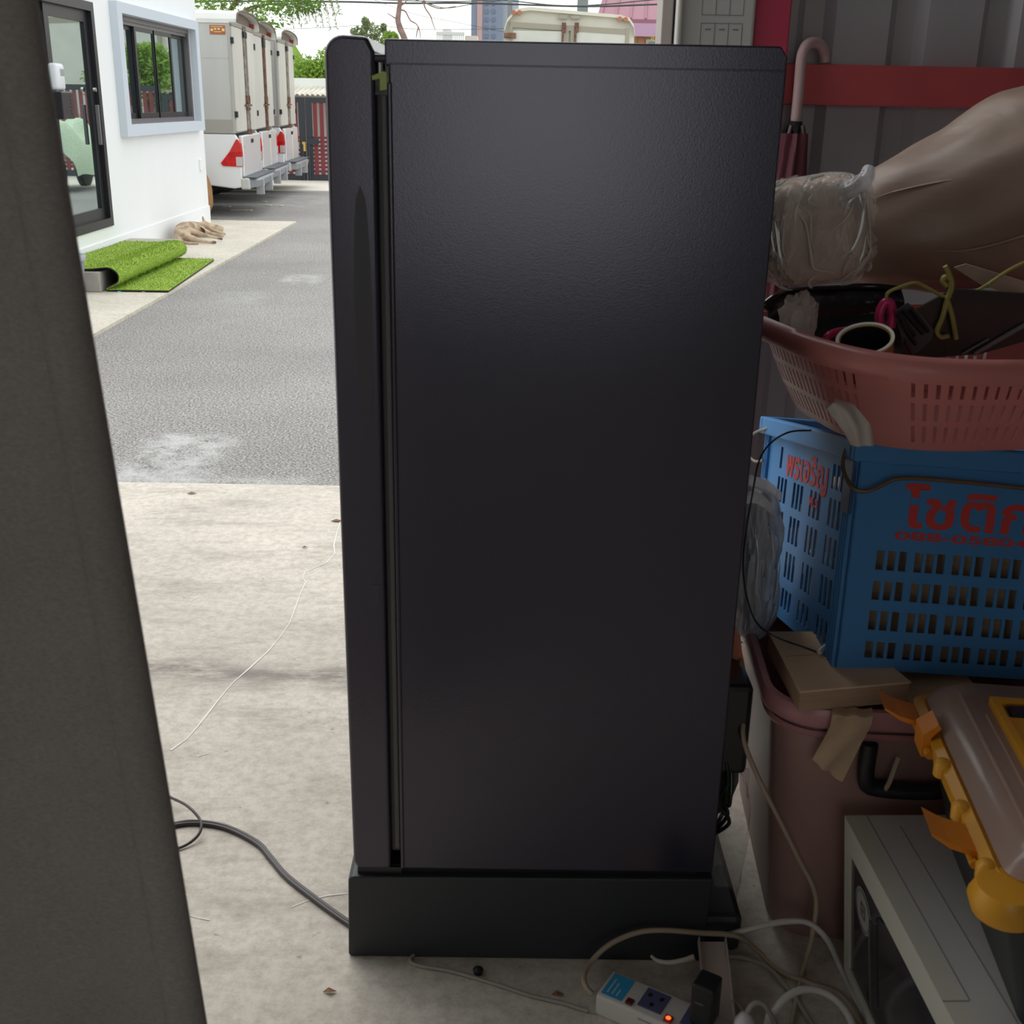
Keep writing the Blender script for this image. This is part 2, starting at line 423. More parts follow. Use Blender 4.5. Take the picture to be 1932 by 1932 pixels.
# crack mended with white filler, scratches on the slab
cr = [UZ(*q) for q in ((643, 982), (637, 1000), (630, 1028), (632, 1045), (616, 1062), (575, 1080), (571, 1090), (577, 1098), (566, 1122), (558, 1145), (547, 1175), (530, 1200), (505, 1230), (470, 1262), (440, 1288), (425, 1305), (405, 1330), (388, 1352), (372, 1372), (352, 1395), (322, 1416))]
def strip_on_floor(pts, w, z=0.0012):
    g = G(); L_, R_ = [], []
    for i, p in enumerate(pts):
        d = pts[min(i+1, len(pts)-1)]-pts[max(i-1, 0)]; n = V((-d.y, d.x, 0)).normalized()*w*RNG.uniform(0.5, 1.3)
        L_.append(V((p.x, p.y, z))+n); R_.append(V((p.x, p.y, z))-n)
    return g.loft([[a, b] for a, b in zip(L_, R_)], closed=False, caps=False)
M_FILL = mat('white_filler', (0.86, 0.85, 0.80), 0.8)
strip_on_floor(cr, 0.0020).done('mended_crack', M_FILL, floor)
for pts in (((660, 1686), (620, 1690), (585, 1698), (550, 1712)), ((352, 1726), (372, 1732), (395, 1736)), ((355, 1136), (377, 1126)), ((372, 1428), (392, 1422))):
    strip_on_floor([UZ(*q) for q in pts], 0.0013).done('scratch', M_FILL, floor)

# shed: front wall right of the opening (corrugated), roof, side and back walls
YW = 3.1
def corrug(x0, x1, y, z0, z1, period=0.235, depth=0.03):
    pts = []; x = x0
    prof = [(0, 0), (0.50, 0), (0.60, 1), (0.82, 1), (0.92, 0)]
    while x < x1:
        for u, d in prof: pts.append((x+u*period, y+d*depth))
        x += period
    g = G(); g.loft([[(a, b, z0), (a, b, z1)] for a, b in pts], closed=False, caps=False)
    return g
wf = struct(corrug(0.37, 2.1, YW+0.06, 0.0, 3.1).done('wall_front', M_CORR))
bpy.context.view_layer.update()
sm = wf.modifiers.new('sheet', 'SOLIDIFY'); sm.thickness = 0.002
struct(G().box((2.1, -4, 0), (2.16, 3.2, 3.1)).done('wall_right', M_SHEDW))
struct(G().perf([-4.2, -0.6, 0.9, 2.16], [0, 0.6, 2.5, 3.1], lambda i, j: (i, j) != (1, 1), lambda u, v, k: (u, -3.0-0.06*k, v)).done('wall_back', M_SHEDW))
struct(G().box((-4.26, -3.06, 0), (-4.2, 1.4, 3.1)).done('wall_left', M_SHEDW))
struct(G().prism([(-4.3, -3.06), (2.2, -3.06), (2.2, 3.35), (0.2, 3.35), (-0.1, 1.75), (-4.3, 1.75)], 3.1, 3.16, 'z').done('ceiling', M_ROOFU))
# red steel
struct(G().box((0.595, YW-0.04, 0), (0.684, YW+0.05, 3.1), 0.004).done('trim_1', M_REDP))
struct(G().box((0.684, YW, 1.386), (2.1, YW+0.05, 1.484), 0.003).done('trim_2', M_RED))
struct(G().box((0.369, YW-0.02, 0), (0.397, YW+0.1, 3.1), 0.003).done('trim_3', M_BEIGE))

# house on the left of the yard
XB = -3.495
door_y0, door_y1, door_z0, door_z1 = 8.15, 10.36, 0.30, 2.10
win_y0, win_y1, win_z0, win_z1 = 10.92, 13.40, 1.13, 2.06
us = [5.0, door_y0, door_y1, win_y0, win_y1, 13.72]; vs = [0.0, door_z0, win_z0, win_z1, door_z1, 3.3]
house = struct(G().perf(us, vs, lambda i, j: not ((i == 1 and 1 <= j <= 3) or (i == 3 and j == 2)),
               lambda u, v, k: (XB-0.14*k, u, v)).done('wall_house', M_WALLW))
struct(G().box((-9, 13.58, 0), (XB-0.14, 13.72, 3.3)).done('wall_house_end', M_WALLW))
struct(G().box((-9, 5.0, 3.3), (XB+0.0, 13.72, 3.4)).done('ceiling_house', M_WALLW))
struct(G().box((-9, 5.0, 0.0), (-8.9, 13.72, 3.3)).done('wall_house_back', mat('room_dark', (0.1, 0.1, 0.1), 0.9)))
struct(G().box((XB, 5.0, 0.0), (XB+0.012, 13.73, 0.195), 0.004).done('baseboard_house', M_WALLW))
# window
win = struct(thing('window_1', None, None)); del_keys = [k for k in ('label', 'category') if k in win]
def frame_rect(g, x0, x1, y0, y1, z0, z1, t):
    g.box((x0, y0, z0), (x1, y1, z0+t)); g.box((x0, y0, z1-t), (x1, y1, z1))
    g.box((x0, y0, z0+t), (x1, y0+t, z1-t)); g.box((x0, y1-t, z0+t), (x1, y1, z1-t)); return g
g = G(); T = 0.13
g.box((XB, win_y0-T, win_z0-0.10), (XB+0.07, win_y1+T, win_z0)); g.box((XB, win_y0-T, win_z1), (XB+0.07, win_y1+T, win_z1+0.09))
g.box((XB, win_y0-T, win_z0), (XB+0.07, win_y0, win_z1)); g.box((XB, win_y1, win_z0), (XB+0.07, win_y1+T, win_z1))
sub('surround', g, M_TRIM, win)
fr = sub('frame', frame_rect(G(), XB-0.11, XB-0.01, win_y0, win_y1, win_z0, win_z1, 0.045), M_FRAMEG, win)
for k in range(3): sub('track', G().box((XB-0.1+0.03*k, win_y0+0.045, win_z1-0.075), (XB-0.085+0.03*k, win_y1-0.045, win_z1-0.045)), M_FRAMEG, fr)
sw = (win_y1-win_y0-0.09)/4
for k in range(4):
    y0 = win_y0+0.045+k*sw; xo = XB-0.085+(0.03 if k in (1, 2) else 0)
    s_ = sub('sash', frame_rect(G(), xo, xo+0.026, y0-0.02, y0+sw+0.02, win_z0+0.045, win_z1-0.06, 0.05), M_FRAME, win)
    sub('pane', G().box((xo+0.010, y0+0.03, win_z0+0.095), (xo+0.016, y0+sw-0.03, win_z1-0.11)), M_PANE, s_)
# sliding door
dr = struct(thing('door_1', None, None))
sub('frame', frame_rect(G(), XB-0.12, XB+0.012, door_y0, door_y1, door_z0, door_z1, 0.07), M_FRAME, dr)
for k, (a, b, xo) in enumerate(((door_y0+0.07, 9.42, XB-0.10), (9.34, door_y1-0.07, XB-0.06))):
    lf = sub('sliding_leaf', frame_rect(G(), xo, xo+0.035, a, b, door_z0+0.07, door_z1-0.07, 0.09 if k else 0.075), M_FRAME, dr)
    sub('pane', G().box((xo+0.012, a+0.08, door_z0+0.16), (xo+0.02, b-0.08, door_z1-0.16)), M_PANE, lf)
sub('handle', G().box((XB+0.002, 10.19, 0.98), (XB+0.03, 10.22, 1.3), 0.005), M_FRAMEG, dr)
sub('lock', G().cyl((XB+0.0, 10.205, 1.42), (XB+0.022, 10.205, 1.42), 0.018), mat('steel', (0.6, 0.6, 0.6), 0.25, metal=1), dr)
sub('outlet_cover', G().box((XB, 13.42, 0.60), (XB+0.02, 13.52, 0.72), 0.004), M_WALLW, house)
# step in front of the door
step = struct(G().box((XB+0.012, 8.55, 0.0), (-3.02, 10.75, 0.147), 0.008).done('step', mat('step_concrete', (0.42, 0.40, 0.36), 0.85, var=0.1, scale=9, bump=0.2)))

# ================================================================ FRIDGE (largest thing)
YF = 1.589
fx0, fx1, fy1 = -0.254, 0.372, YF+0.54
fr = thing('refrigerator', 'tall charcoal single-door refrigerator seen from its side, standing on the garage floor', 'refrigerator', (0.06, YF+0.27, 0))
# cabinet
prof = [(-0.160, 0.176), (0.357, 0.176), (0.357, 1.440), (0.347, 1.4525), (-0.165, 1.4525), (-0.165, 1.42), (-0.160, 1.42)]
body = sub('cabinet', G().prism(prof, YF+0.004, fy1, 'y'), M_FRIDGE, fr, world=True)
bv = body.modifiers.new('round', 'BEVEL'); bv.width = 0.006; bv.segments = 3; bv.limit_method = 'ANGLE'
sub('side_edge_bead', G().box((-0.162, YF, 0.178), (-0.156, YF+0.01, 1.40), 0.002), M_FRIDGE, body, world=True)
sub('top_trim', G().box((-0.158, YF+0.0028, 1.4215), (0.355, YF+0.006, 1.4235), 0.0006), M_FRIDGE, fr, world=True)
# door: side profile with a rounded top front corner, thickness along x
dp = [(-0.240, 0.19), (-0.236, 0.181), (-0.230, 0.178), (-0.178, 0.178), (-0.178, 1.437), (-0.187, 1.4545), (-0.218, 1.456)]
dp += [(-0.218-0.0245*math.sin(math.radians(a)), 1.4315+0.0245*math.cos(math.radians(a))) for a in (15, 30, 45, 60, 75, 90)]
dp += [(-0.2435, 1.2), (-0.2425, 0.8)]
door = sub('door', G().prism(dp, YF, fy1, 'y'), M_FRIDGE, fr, 'charcoal fridge door seen edge-on', world=True)
bv = door.modifiers.new('round', 'BEVEL'); bv.width = 0.005; bv.segments = 3; bv.limit_method = 'ANGLE'; bv.angle_limit = math.radians(40)
sub('hand_grip', G().grid(lambda u, v, k: (-0.2005+0.011*math.sin(math.pi*u)*(1 if v > 0.5 else -1)*0+(-0.012+0.024*v)*math.sin(math.pi*u)**0.35, YF-0.0005, 0.93+u*0.34), 20, 4), mat('grip_recess', (0.05, 0.048, 0.06), 0.5), door, world=True)
sub('logo_mark', G().box((-0.198, YF-0.0008, 0.655), (-0.186, YF, 0.69), 0.0004), mat('grip_recess', (0.05, 0.048, 0.06), 0.5), door, world=True)
sub('gasket', G().box((-0.178, YF+0.012, 0.205), (-0.162, fy1-0.01, 1.385), 0.003), M_GASKET, fr, world=True)
sub('gasket_lip', G().box((-0.171, YF+0.004, 0.215), (-0.163, YF+0.014, 1.385), 0.002), mat('gasket_light', (0.10, 0.095, 0.095), 0.5), fr, world=True)
hg = sub('top_hinge', G().box((-0.195, YF+0.005, 1.424), (-0.155, YF+0.06, 1.434), 0.003), M_BLACK, fr, world=True)
sub('hinge_pin', G().cyl((-0.172, YF+0.02, 1.41), (-0.172, YF+0.02, 1.43), 0.006), mat('steel', (0.6, 0.6, 0.6), 0.25, metal=1), hg, world=True)
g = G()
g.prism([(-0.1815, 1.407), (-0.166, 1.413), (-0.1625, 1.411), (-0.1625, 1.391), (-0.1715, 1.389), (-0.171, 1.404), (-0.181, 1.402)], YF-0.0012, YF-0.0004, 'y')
sub('gap_glint', g, mat('lime_glint', (0.42, 0.52, 0.16), 0.6), fr, 'yellow-green patch by the hinge, coloured as light at the door gap', world=True)  # flat patch whose colour imitates bright light showing at the hinge gap
sub('bottom_hinge', G().box((-0.235, YF+0.006, 0.158), (-0.16, YF+0.05, 0.176), 0.002), M_BLACK, fr, world=True)
# plinth drawer
pl = [(-0.2535, 0.004), (-0.2495, 0.0), (0.345, 0.0), (0.35, 0.004), (0.357, 0.168), (-0.243, 0.163), (-0.2495, 0.157)]
base = sub('base_stand', G().prism(pl, YF-0.003, fy1, 'y'), M_FRIDGE_D, fr, 'dark plastic stand under the cabinet', world=True)
bv = base.modifiers.new('round', 'BEVEL'); bv.width = 0.006; bv.segments = 3; bv.limit_method = 'ANGLE'
sub('drawer_gap', G().box((-0.225, YF+0.012, 0.160), (0.33, fy1-0.02, 0.178)), M_BLACK, fr, world=True)
# back side: drip tray, compressor, tubes
sub('drip_tray', G().box((0.357, YF+0.05, 0.335), (0.408, fy1-0.06, 0.50), 0.01), M_BLACKG, fr, 'glossy black tray on the back', world=True)
sub('compressor', G().lathe([(0.02, 0), (0.075, 0.01), (0.085, 0.05), (0.082, 0.11), (0.06, 0.15), (0.015, 0.165)], V((0.345, YF+0.2, 0.19))), M_BLACK, fr, smooth=50, world=True)
sub('rear_foot', G().box((0.345, YF+0.02, 0.0), (0.42, fy1-0.02, 0.075), 0.012), M_FRIDGE_D, fr, world=True)
for k in range(3):
    pts = [(0.362+0.004*k, YF+0.06+0.02*k, 0.40), (0.378+0.006*k, YF+0.05+0.02*k, 0.33), (0.37+0.01*k, YF+0.07, 0.27), (0.392, YF+0.07+0.02*k, 0.23), (0.37, YF+0.1, 0.18)]
    sub('copper_tube', G().tube(pts, 0.0035, 7), mat('greened_tube', (0.05, 0.07, 0.05), 0.2, metal=0.7), fr, smooth=60, world=True)

# ================================================================ RIGHT-HAND STACK
M_TUB = mat('dusty_rose_tub', (0.40, 0.24, 0.215), 0.38, var=0.05, scale=4, translucent=0.12)
M_TUBR = mat('rose_rim', (0.46, 0.21, 0.23), 0.35)
M_CARD = mat('cardboard', (0.68, 0.49, 0.32), 0.85, var=0.07, scale=7, bump=0.06, bscale=90)
M_CARDD = mat('cardboard_edge', (0.42, 0.28, 0.18), 0.9, var=0.1, scale=20, stretch=(1, 1, 12))
M_TAPE = mat('masking_tape', (0.50, 0.36, 0.24), 0.75, var=0.08, scale=12)
M_BLUE = mat('blue_crate_plastic', (0.065, 0.235, 0.52), 0.55, spec=0.3, var=0.05, scale=6)
M_BLUED = mat('blue_crate_handle', (0.02, 0.05, 0.11), 0.5)
M_INK = mat('red_screen_print', (0.62, 0.05, 0.04), 0.7)
M_PINK = mat('pink_basket_plastic', (0.74, 0.30, 0.28), 0.36, translucent=0.3, var=0.04, scale=5)
M_BROWN = mat('brown_wrapping', (0.31, 0.215, 0.165), 0.42, var=0.1, scale=5, bump=0.25, bscale=9, stretch=(0.6, 1, 2.5))

# tub
tubM = Matrix.Translation((0.752, 1.885, 0)) @ Matrix.Rotation(math.radians(-3.5), 4, 'Z')
tub = thing('storage_tub', 'large dusty rose plastic storage tub on the floor under the blue crate', 'storage tub', M=tubM)
def rr3(w, d, r, z): return [(x, y, z) for x, y in rrect(w, d, r, 7)]
TW, TD = 0.62, 0.62
outer = [rr3(TW-0.13, TD-0.13, 0.06, 0.0), rr3(TW-0.11, TD-0.11, 0.065, 0.012), rr3(TW-0.035, TD-0.035, 0.08, 0.445)]
inner = [rr3(TW-0.041, TD-0.041, 0.078, 0.445), rr3(TW-0.116, TD-0.116, 0.06, 0.016)]
sub('tub_body', G().loft(outer+inner), M_TUB, tub, smooth=40)
rim = [rr3(TW-0.036, TD-0.036, 0.08, 0.453), rr3(TW-0.006, TD-0.006, 0.09, 0.453), rr3(TW, TD, 0.092, 0.459), rr3(TW, TD, 0.092, 0.477), rr3(TW-0.008, TD-0.008, 0.09, 0.485),
       rr3(TW-0.03, TD-0.03, 0.083, 0.485), rr3(TW-0.041, TD-0.041, 0.078, 0.477), rr3(TW-0.041, TD-0.041, 0.078, 0.453)]
sub('tub_rim', G().loft(rim+[rim[0]], caps=False), M_TUBR, tub, 'mauve rolled rim', smooth=40)
sub('rim_bead', G().loft([rr3(TW-0.024, TD-0.024, 0.083, 0.430), rr3(TW-0.016, TD-0.016, 0.085, 0.436), rr3(TW-0.024, TD-0.024, 0.083, 0.442)], caps=False), M_TUBR, tub, smooth=60)
hx0, hx1, hz0, hz1 = 0.607-0.752, 0.74-0.752, 0.345, 0.425
g = G(); yy = -TD/2+0.012
g.tube([(hx0-0.0, yy, hz1), (hx0, yy-0.004, hz0+0.02), (hx0+0.02, yy-0.004, hz0), (hx1-0.02, yy-0.004, hz0), (hx1, yy-0.004, hz0+0.02), (hx1, yy, hz1)], 0.014, 10, res=4)
sub('side_handle', g, M_BLACK, tub, 'black drop handle', smooth=60)
sub('handle_strap', G().tube([(hx0+0.045, yy-0.012, 0.41), (hx0+0.036, yy-0.016, 0.37), (hx0+0.03, yy-0.012, 0.345)], 0.004, 6), mat('tan_cord', (0.38, 0.30, 0.22), 0.6), tub)
# tape strip hanging over the rim
tp = [UZ(1556, 1320, 0.488), UZ(1632, 1324, 0.488)]; tb0 = [UY(1533, 1435, 1.585), UY(1586, 1472, 1.585)]
tape = thing('tape_strip', 'wide tan tape strip stuck down over the rose tub rim', 'tape', (0.53, 1.58, 0.47))
def tapef(u, v, k):
    a = tp[0].lerp(tp[1], u); b = tb0[0].lerp(tb0[1], u)
    ry = 1.583 - 0.061*(a.x-0.47)
    front = V((a.x, ry-0.002, 0.487)); mid = V((a.x-0.002, ry-0.006, 0.470))
    if v < 0.2: p = V((a.x+0.004, ry+0.02, 0.4875)).lerp(front, v/0.2)
    elif v < 0.3: p = front.lerp(mid, (v-0.2)/0.1)
    else: p = mid.lerp(V((b.x, ry+0.004, b.z)), (v-0.3)/0.7)
    return p + V((0, -k-0.0035*math.sin(9*u+5*v)*v, 0.002*math.sin(14*u)))
sub('strip', G().grid(tapef, 10, 24, 0.0006), M_TAPE, tape, smooth=50, world=True)

# flat carton across the tub corner, with a loose flap sheet behind it
ct = thing('flat_carton', 'flat brown cardboard box lying across the rose tub rim under the crate', 'cardboard box', (0.55, 1.68, 0.486))
def quadbox(g, tops, zb, zt):
    g.loft([[(p[0], p[1], zb) for p in tops], [(p[0], p[1], zt) for p in tops]]); return g
T4 = [(0.466, 1.585), (0.648, 1.622), (0.60, 1.80), (0.462, 1.795)]
cb = sub('carton_body', quadbox(G(), T4, 0.4865, 0.520), M_CARDD, ct, world=True)
sub('carton_lid', quadbox(G(), [(0.464, 1.583), (0.650, 1.621), (0.602, 1.803), (0.460, 1.797)], 0.5205, 0.5235), M_CARD, ct, world=True)
sub('lid_seam', quadbox(G(), [(0.468, 1.702), (0.600, 1.722), (0.600, 1.7235), (0.468, 1.7035)], 0.5236, 0.5240), M_CARDD, ct, world=True)
flap = thing('cardboard_sheet', 'loose brown cardboard sheet tucked between the carton and the crate', 'cardboard', (0.70, 1.66, 0.474))
sub('sheet', G().grid(lambda u, v, k: V((0.655+0.125*u-0.02*v*u, 1.612+0.10*v+0.015*u, 0.476-k+0.012*u*u+0.02*v)), 8, 6, 0.004), M_CARD, flap, world=True)

# blue crate, leaning back into the tub
vd = ray(880, 650).normalized()
dx0 = RC - 0.07*UC; dxv = (dx0 - F0*(dx0.dot(vd)/F0.dot(vd))).normalized(); dzv = dxv.cross(vd)
crM = Matrix((dxv, vd, dzv)).transposed().to_4x4(); crM.translation = V((0.541, 1.664, 0.5245))
CW, CL, CH = 0.42, 0.56, 0.372
crate = thing('produce_crate', 'blue slotted plastic produce crate with red Thai lettering on the rose tub', 'crate', M=crM)
def slotted(W, zone, sp=0.0185, w=0.0125, pitch=0.0625):
    us = [0.0]; holes = []
    x = zone
    while x + 2*sp + w < W-0.02:
        for k in range(3):
            us += [x+k*sp, x+k*sp+w]; holes.append(len(us)-2)
        x += pitch
    us.append(W); return us, set(holes)
vsr = [0.0, 0.020, 0.047, 0.066, 0.098, 0.116, 0.147, 0.165, 0.197, CH-0.03]
HR = {1, 3, 5, 7}
usF, hF = slotted(CW, 0.045); usL, hL = slotted(CL, 0.062, 0.024, 0.0155, 0.108)
sub('front_wall', G().perf(usF, vsr, lambda i, j: not (i in hF and j in HR), lambda u, v, k: (u, 0.003*k, v)), M_BLUE, crate)
sub('back_wall', G().perf(usF, vsr, lambda i, j: not (i in hF and j in HR), lambda u, v, k: (u, CL-0.003*k, v)), M_BLUE, crate)
vsl = [0.0, 0.022, 0.06, 0.08, 0.13, 0.148, 0.198, 0.214, 0.262, 0.278, 0.32, CH-0.03]; HL = {1, 3, 5, 7}
def solL(i, j):
    if i not in hL: return True
    if j in HL: return False
    if j == 9: return 0.14 < usL[i] < 0.42
    if j == 7: return 0.17 < usL[i] < 0.40
    return True
sub('left_wall', G().perf(usL, vsl, solL, lambda u, v, k: (0.003*k, u, v)), M_BLUE, crate)
sub('right_wall', G().perf(usL, vsl, solL, lambda u, v, k: (CW-0.003*k, u, v)), M_BLUE, crate)
sub('bottom', G().box((0.003, 0.003, 0.0), (CW-0.003, CL-0.003, 0.006)), M_BLUE, crate)
g = G(); R = 0.016
for lo, hi in (((-R, -R, CH-0.035), (CW+R, 0.004, CH)), ((-R, CL-0.004, CH-0.035), (CW+R, CL+R, CH)), ((-R, 0.004, CH-0.035), (0.004, CL-0.004, CH)), ((CW-0.004, 0.004, CH-0.035), (CW+R, CL-0.004, CH))):
    g.box(lo, hi, 0.004)
sub('crate_rim', g, M_BLUE, crate)
for k in range(4): sub('corner_rib', G().box((-0.006, 0.004+0.011*k, 0.0), (0.0, 0.009+0.011*k, CH-0.035), 0.001), M_BLUE, crate)
for k in range(3): sub('corner_rib', G().box((-0.006, CL-0.03+0.011*k, 0.0), (0.0, CL-0.025+0.011*k, CH-0.035), 0.001), M_BLUE, crate)
sub('handle_socket', G().box((-0.008, 0.004, 0.25), (0.0, 0.048, CH-0.035), 0.002), M_BLUED, crate)
wire = [(-0.012, 0.035, 0.325), (-0.02, 0.02, 0.29), (-0.012, -0.012, 0.262), (0.008, -0.02, 0.258), (0.03, -0.02, 0.268), (0.06, -0.02, 0.282), (0.14, -0.02, 0.284), (0.28, -0.02, 0.28), (0.40, -0.02, 0.276)]
wire = [(x, y, z+0.034) for x, y, z in wire]
sub('wire_handle', G().tube(wire, 0.0035, 7, res=5), mat('rusty_wire', (0.20, 0.13, 0.08), 0.5, metal=0.4), crate, 'rusty wire carrying handle', smooth=60)
wire2 = [(-0.014, CL-0.05, 0.318), (-0.03, CL+0.0, 0.30), (-0.034, CL+0.015, 0.265), (-0.022, CL+0.0, 0.245), (-0.012, CL-0.03, 0.25)]
wire2 = [(x, y, z+0.034) for x, y, z in wire2]
sub('wire_handle', G().tube(wire2, 0.003, 7, res=5), mat('dull_wire', (0.3, 0.28, 0.24), 0.4, metal=0.6), crate, smooth=60)
def crate_text(txt, size, origin, xd, zd, width=None, height=None):
    me = text_mesh(txt, size)
    xs = [v.co.x for v in me.vertices]; ys = [v.co.y for v in me.vertices]
    sx = width/(max(xs)-min(xs)) if width else 1; sy = height/(max(ys)-min(ys)) if height else sx
    x0, y0 = min(xs), min(ys); xd, zd, origin = V(xd), V(zd), V(origin); n = xd.cross(zd)
    for v in me.vertices: v.co = origin + xd*((v.co.x-x0)*sx) + zd*((v.co.y-y0)*sy) + n*(v.co.z+0.0006)
    return me
link('front_lettering', crate_text('โชติกา', 0.08, (0.078, 0, 0.236), (1, 0, 0), (0, 0, 1), 0.255, 0.072), M_INK, crate)
link('front_lettering', crate_text('088-0580425', 0.02, (0.070, 0, 0.216), (1, 0, 0), (0, 0, 1), 0.27, 0.0145), M_INK, crate)
link('side_lettering', crate_text('พรเจริญ', 0.05, (0, 0.40, 0.258), (0, -1, 0), (0, 0, 1), 0.255, 0.062), M_INK, crate)
link('side_lettering', crate_text('พ.ร', 0.02, (0, 0.235, 0.234), (0, -1, 0), (0, 0, 1), 0.05, 0.016), M_INK, crate)
# what shows through the slots: a carton and rumpled paper in the crate
inn = thing('crate_carton', 'brown carton packed inside the blue crate', 'cardboard box', M=crM)
sub('carton_body', G().box((0.05, 0.05, 0.008), (CW-0.03, CL-0.12, 0.27), 0.004), M_CARDD, inn)
pp = thing('paper_bundle', 'crumpled pale paper seen through the crate side slots', 'paper', M=crM)
sub('paper', crumple(G(), (0.026, 0.2, 0.09), (0.016, 0.09, 0.07), nu=20, nv=12, amp=0.3, seed=4), mat('pale_paper', (0.62, 0.58, 0.52), 0.8), pp, smooth=60)

# pink basket on the crate
bkM = Matrix.Translation((0.735, 1.845, 0.8955)) @ Matrix.Rotation(math.radians(9), 4, 'Z') @ Matrix.Rotation(math.radians(-1.5), 4, 'X')
bask = thing('laundry_basket', 'pink plastic slotted basket of odds and ends on top of the blue crate', 'basket', M=bkM)
BA, BB, BH = 0.300, 0.262, 0.150
def bpos(t, h, off):
    f = 0.76 + 0.24*h**0.8
    a, b = (BA-off)*f, (BB-off)*f; k = 3.4
    c, s_ = math.cos(t), math.sin(t)
    x = a*math.copysign(abs(c)**(2/k), c); y = b*math.copysign(abs(s_)**(2/k), s_)
    return V((x, y, h*BH + 0.006*h*math.cos(2*t)))
ncol = 104; usb = []; holesb = set()
# even spacing by arc length
TT = [2*math.pi*i/2000 for i in range(2001)]; AC = [0.0]
for i in range(2000): AC.append(AC[-1]+(bpos(TT[i+1], 0.5, 0)-bpos(TT[i], 0.5, 0)).length)
def tof(s_):
    s_ *= AC[-1]; lo, hi = 0, 2000
    while hi-lo > 1:
        m_ = (lo+hi)//2
        if AC[m_] < s_: lo = m_
        else: hi = m_
    return TT[lo]+(TT[hi]-TT[lo])*(s_-AC[lo])/max(1e-9, AC[hi]-AC[lo])
for c in range(ncol): usb += [tof(c/ncol), tof((c+0.66)/ncol)]
usb.append(2*math.pi)
vsb = [0.0, 0.10, 0.29, 0.35, 0.54, 0.60, 0.78, 0.84, 1.0]
def solb(i, j):
    if i % 2 == 0 or j not in (1, 3, 5): return True
    return math.sin(2*(usb[i])) ** 2 > 0.90
sub('basket_wall', G().perf(usb, vsb, solb, lambda u, v, k: bpos(u, v, 0.003*k)), M_PINK, bask, smooth=50)
sub('basket_bottom', G().loft([[bpos(2*math.pi*i/48, 0.0, 0.001)+V((0, 0, z)) for i in range(48)] for z in (0.0, 0.004)]), M_PINK, bask)
g = G(); loops = []
for off, dz in ((0.0, -0.028), (-0.014, -0.030), (-0.022, -0.018), (-0.020, 0.0), (-0.008, 0.007), (0.004, 0.0), (0.003, -0.028)):
    loops.append([bpos(2*math.pi*i/96, 1.0, off)+V((0, 0, dz)) for i in range(96)])
sub('basket_rim', g.loft(loops+[loops[0]], caps=False), M_PINK, bask, 'thick rolled pink rim', smooth=60)
# --- contents of the basket
def bk(name, label, cat, loc, group=None): return thing(name, label, cat, loc, group=group)
t = bk('vinyl_bag', 'black vinyl bag folded over the back rim of the pink basket', 'bag', (0.55, 2.0, 0.93))
pth = [UY(1440, 578, 2.02), UY(1462, 562, 2.03), UY(1500, 549, 2.06), UY(1570, 545, 2.08), UY(1640, 543, 2.08), UY(1700, 548, 2.06)]
def vb(u, v, k):
    i = min(int(u*5), 4); f = u*5-i; p = pth[i].lerp(pth[i+1], f)
    q = p + V((0.02*v, -0.05*v-k, -0.115*v*(0.55+0.45*min(1, u*3))))
    return q + V((0, 0.006*math.sin(14*v+3*u), 0.004*math.sin(9*u)*v))
vbo = sub('bag_panel', G().grid(vb, 30, 24, 0.004), M_BLACKW, t, smooth=50, world=True)
sub('bag_edge', G().tube([p+V((0, -0.003, 0.003)) for p in pth], 0.0055, 8), M_BLACKG, t, smooth=60, world=True)
t = bk('tape_roll', 'brown tape roll with a white core ring lying in the pink basket', 'tape roll', (0.56, 1.72, 0.96))
cc = UY(1632, 640, 1.70); ax = V((-0.25, -0.35, 0.90)).normalized()
Mx = ax.to_track_quat('Z', 'Y').to_matrix()
def ring(ro, ri, h0, h1): return [(ro, h0), (ro, h1), (ri, h1), (ri, h0), (ro, h0)]
sub('tape_body', G().loft([[Mx @ V((r*math.cos(a), r*math.sin(a), z)) + cc for a in (2*math.pi*i/36 for i in range(36))] for r, z in ring(0.041, 0.036, -0.055, -0.001)], caps=False), mat('amber_tape', (0.34, 0.15, 0.03), 0.2), t, smooth=40, world=True)
sub('core_ring', G().loft([[Mx @ V((r*math.cos(a), r*math.sin(a), z)) + cc for a in (2*math.pi*i/36 for i in range(36))] for r, z in ring(0.0425, 0.0375, -0.001, 0.002)], caps=False), mat('white_core', (0.75, 0.72, 0.62), 0.6), t, smooth=40, world=True)
sub('core_lining', G().loft([[Mx @ V((r*math.cos(a), r*math.sin(a), z)) + cc for a in (2*math.pi*i/36 for i in range(36))] for r, z in ((0.0358, -0.002), (0.0358, -0.05), (0.001, -0.05))], caps=False), M_BLACK, t, smooth=40, world=True)
t = bk('pink_clip', 'small magenta rubber tie hanging from yellow string in the basket', 'clip', (0.6, 1.80, 1.0))
P = lambda x, y, Y_: UY(x, y, Y_)
mg = mat('magenta_rubber', (0.62, 0.03, 0.15), 0.35)
sub('clip_band', G().tube([P(1662, 620, 1.80), P(1659, 595, 1.80), P(1668, 572, 1.80), P(1679, 573, 1.80), P(1684, 596, 1.80), P(1680, 618, 1.80)], 0.0075, 8), mg, t, smooth=60, world=True)
sub('clip_ribbon', G().tube([P(1556, 652, 1.76), P(1562, 634, 1.76), P(1585, 625, 1.77), P(1615, 624, 1.78)], 0.006, 8), mg, t, smooth=60, world=True)
yel = mat('yellow_raffia', (0.36, 0.34, 0.09), 0.6)
t = bk('raffia_string', 'yellow-green raffia string knotted and strung across the basket', 'string', (0.65, 1.85, 1.0))
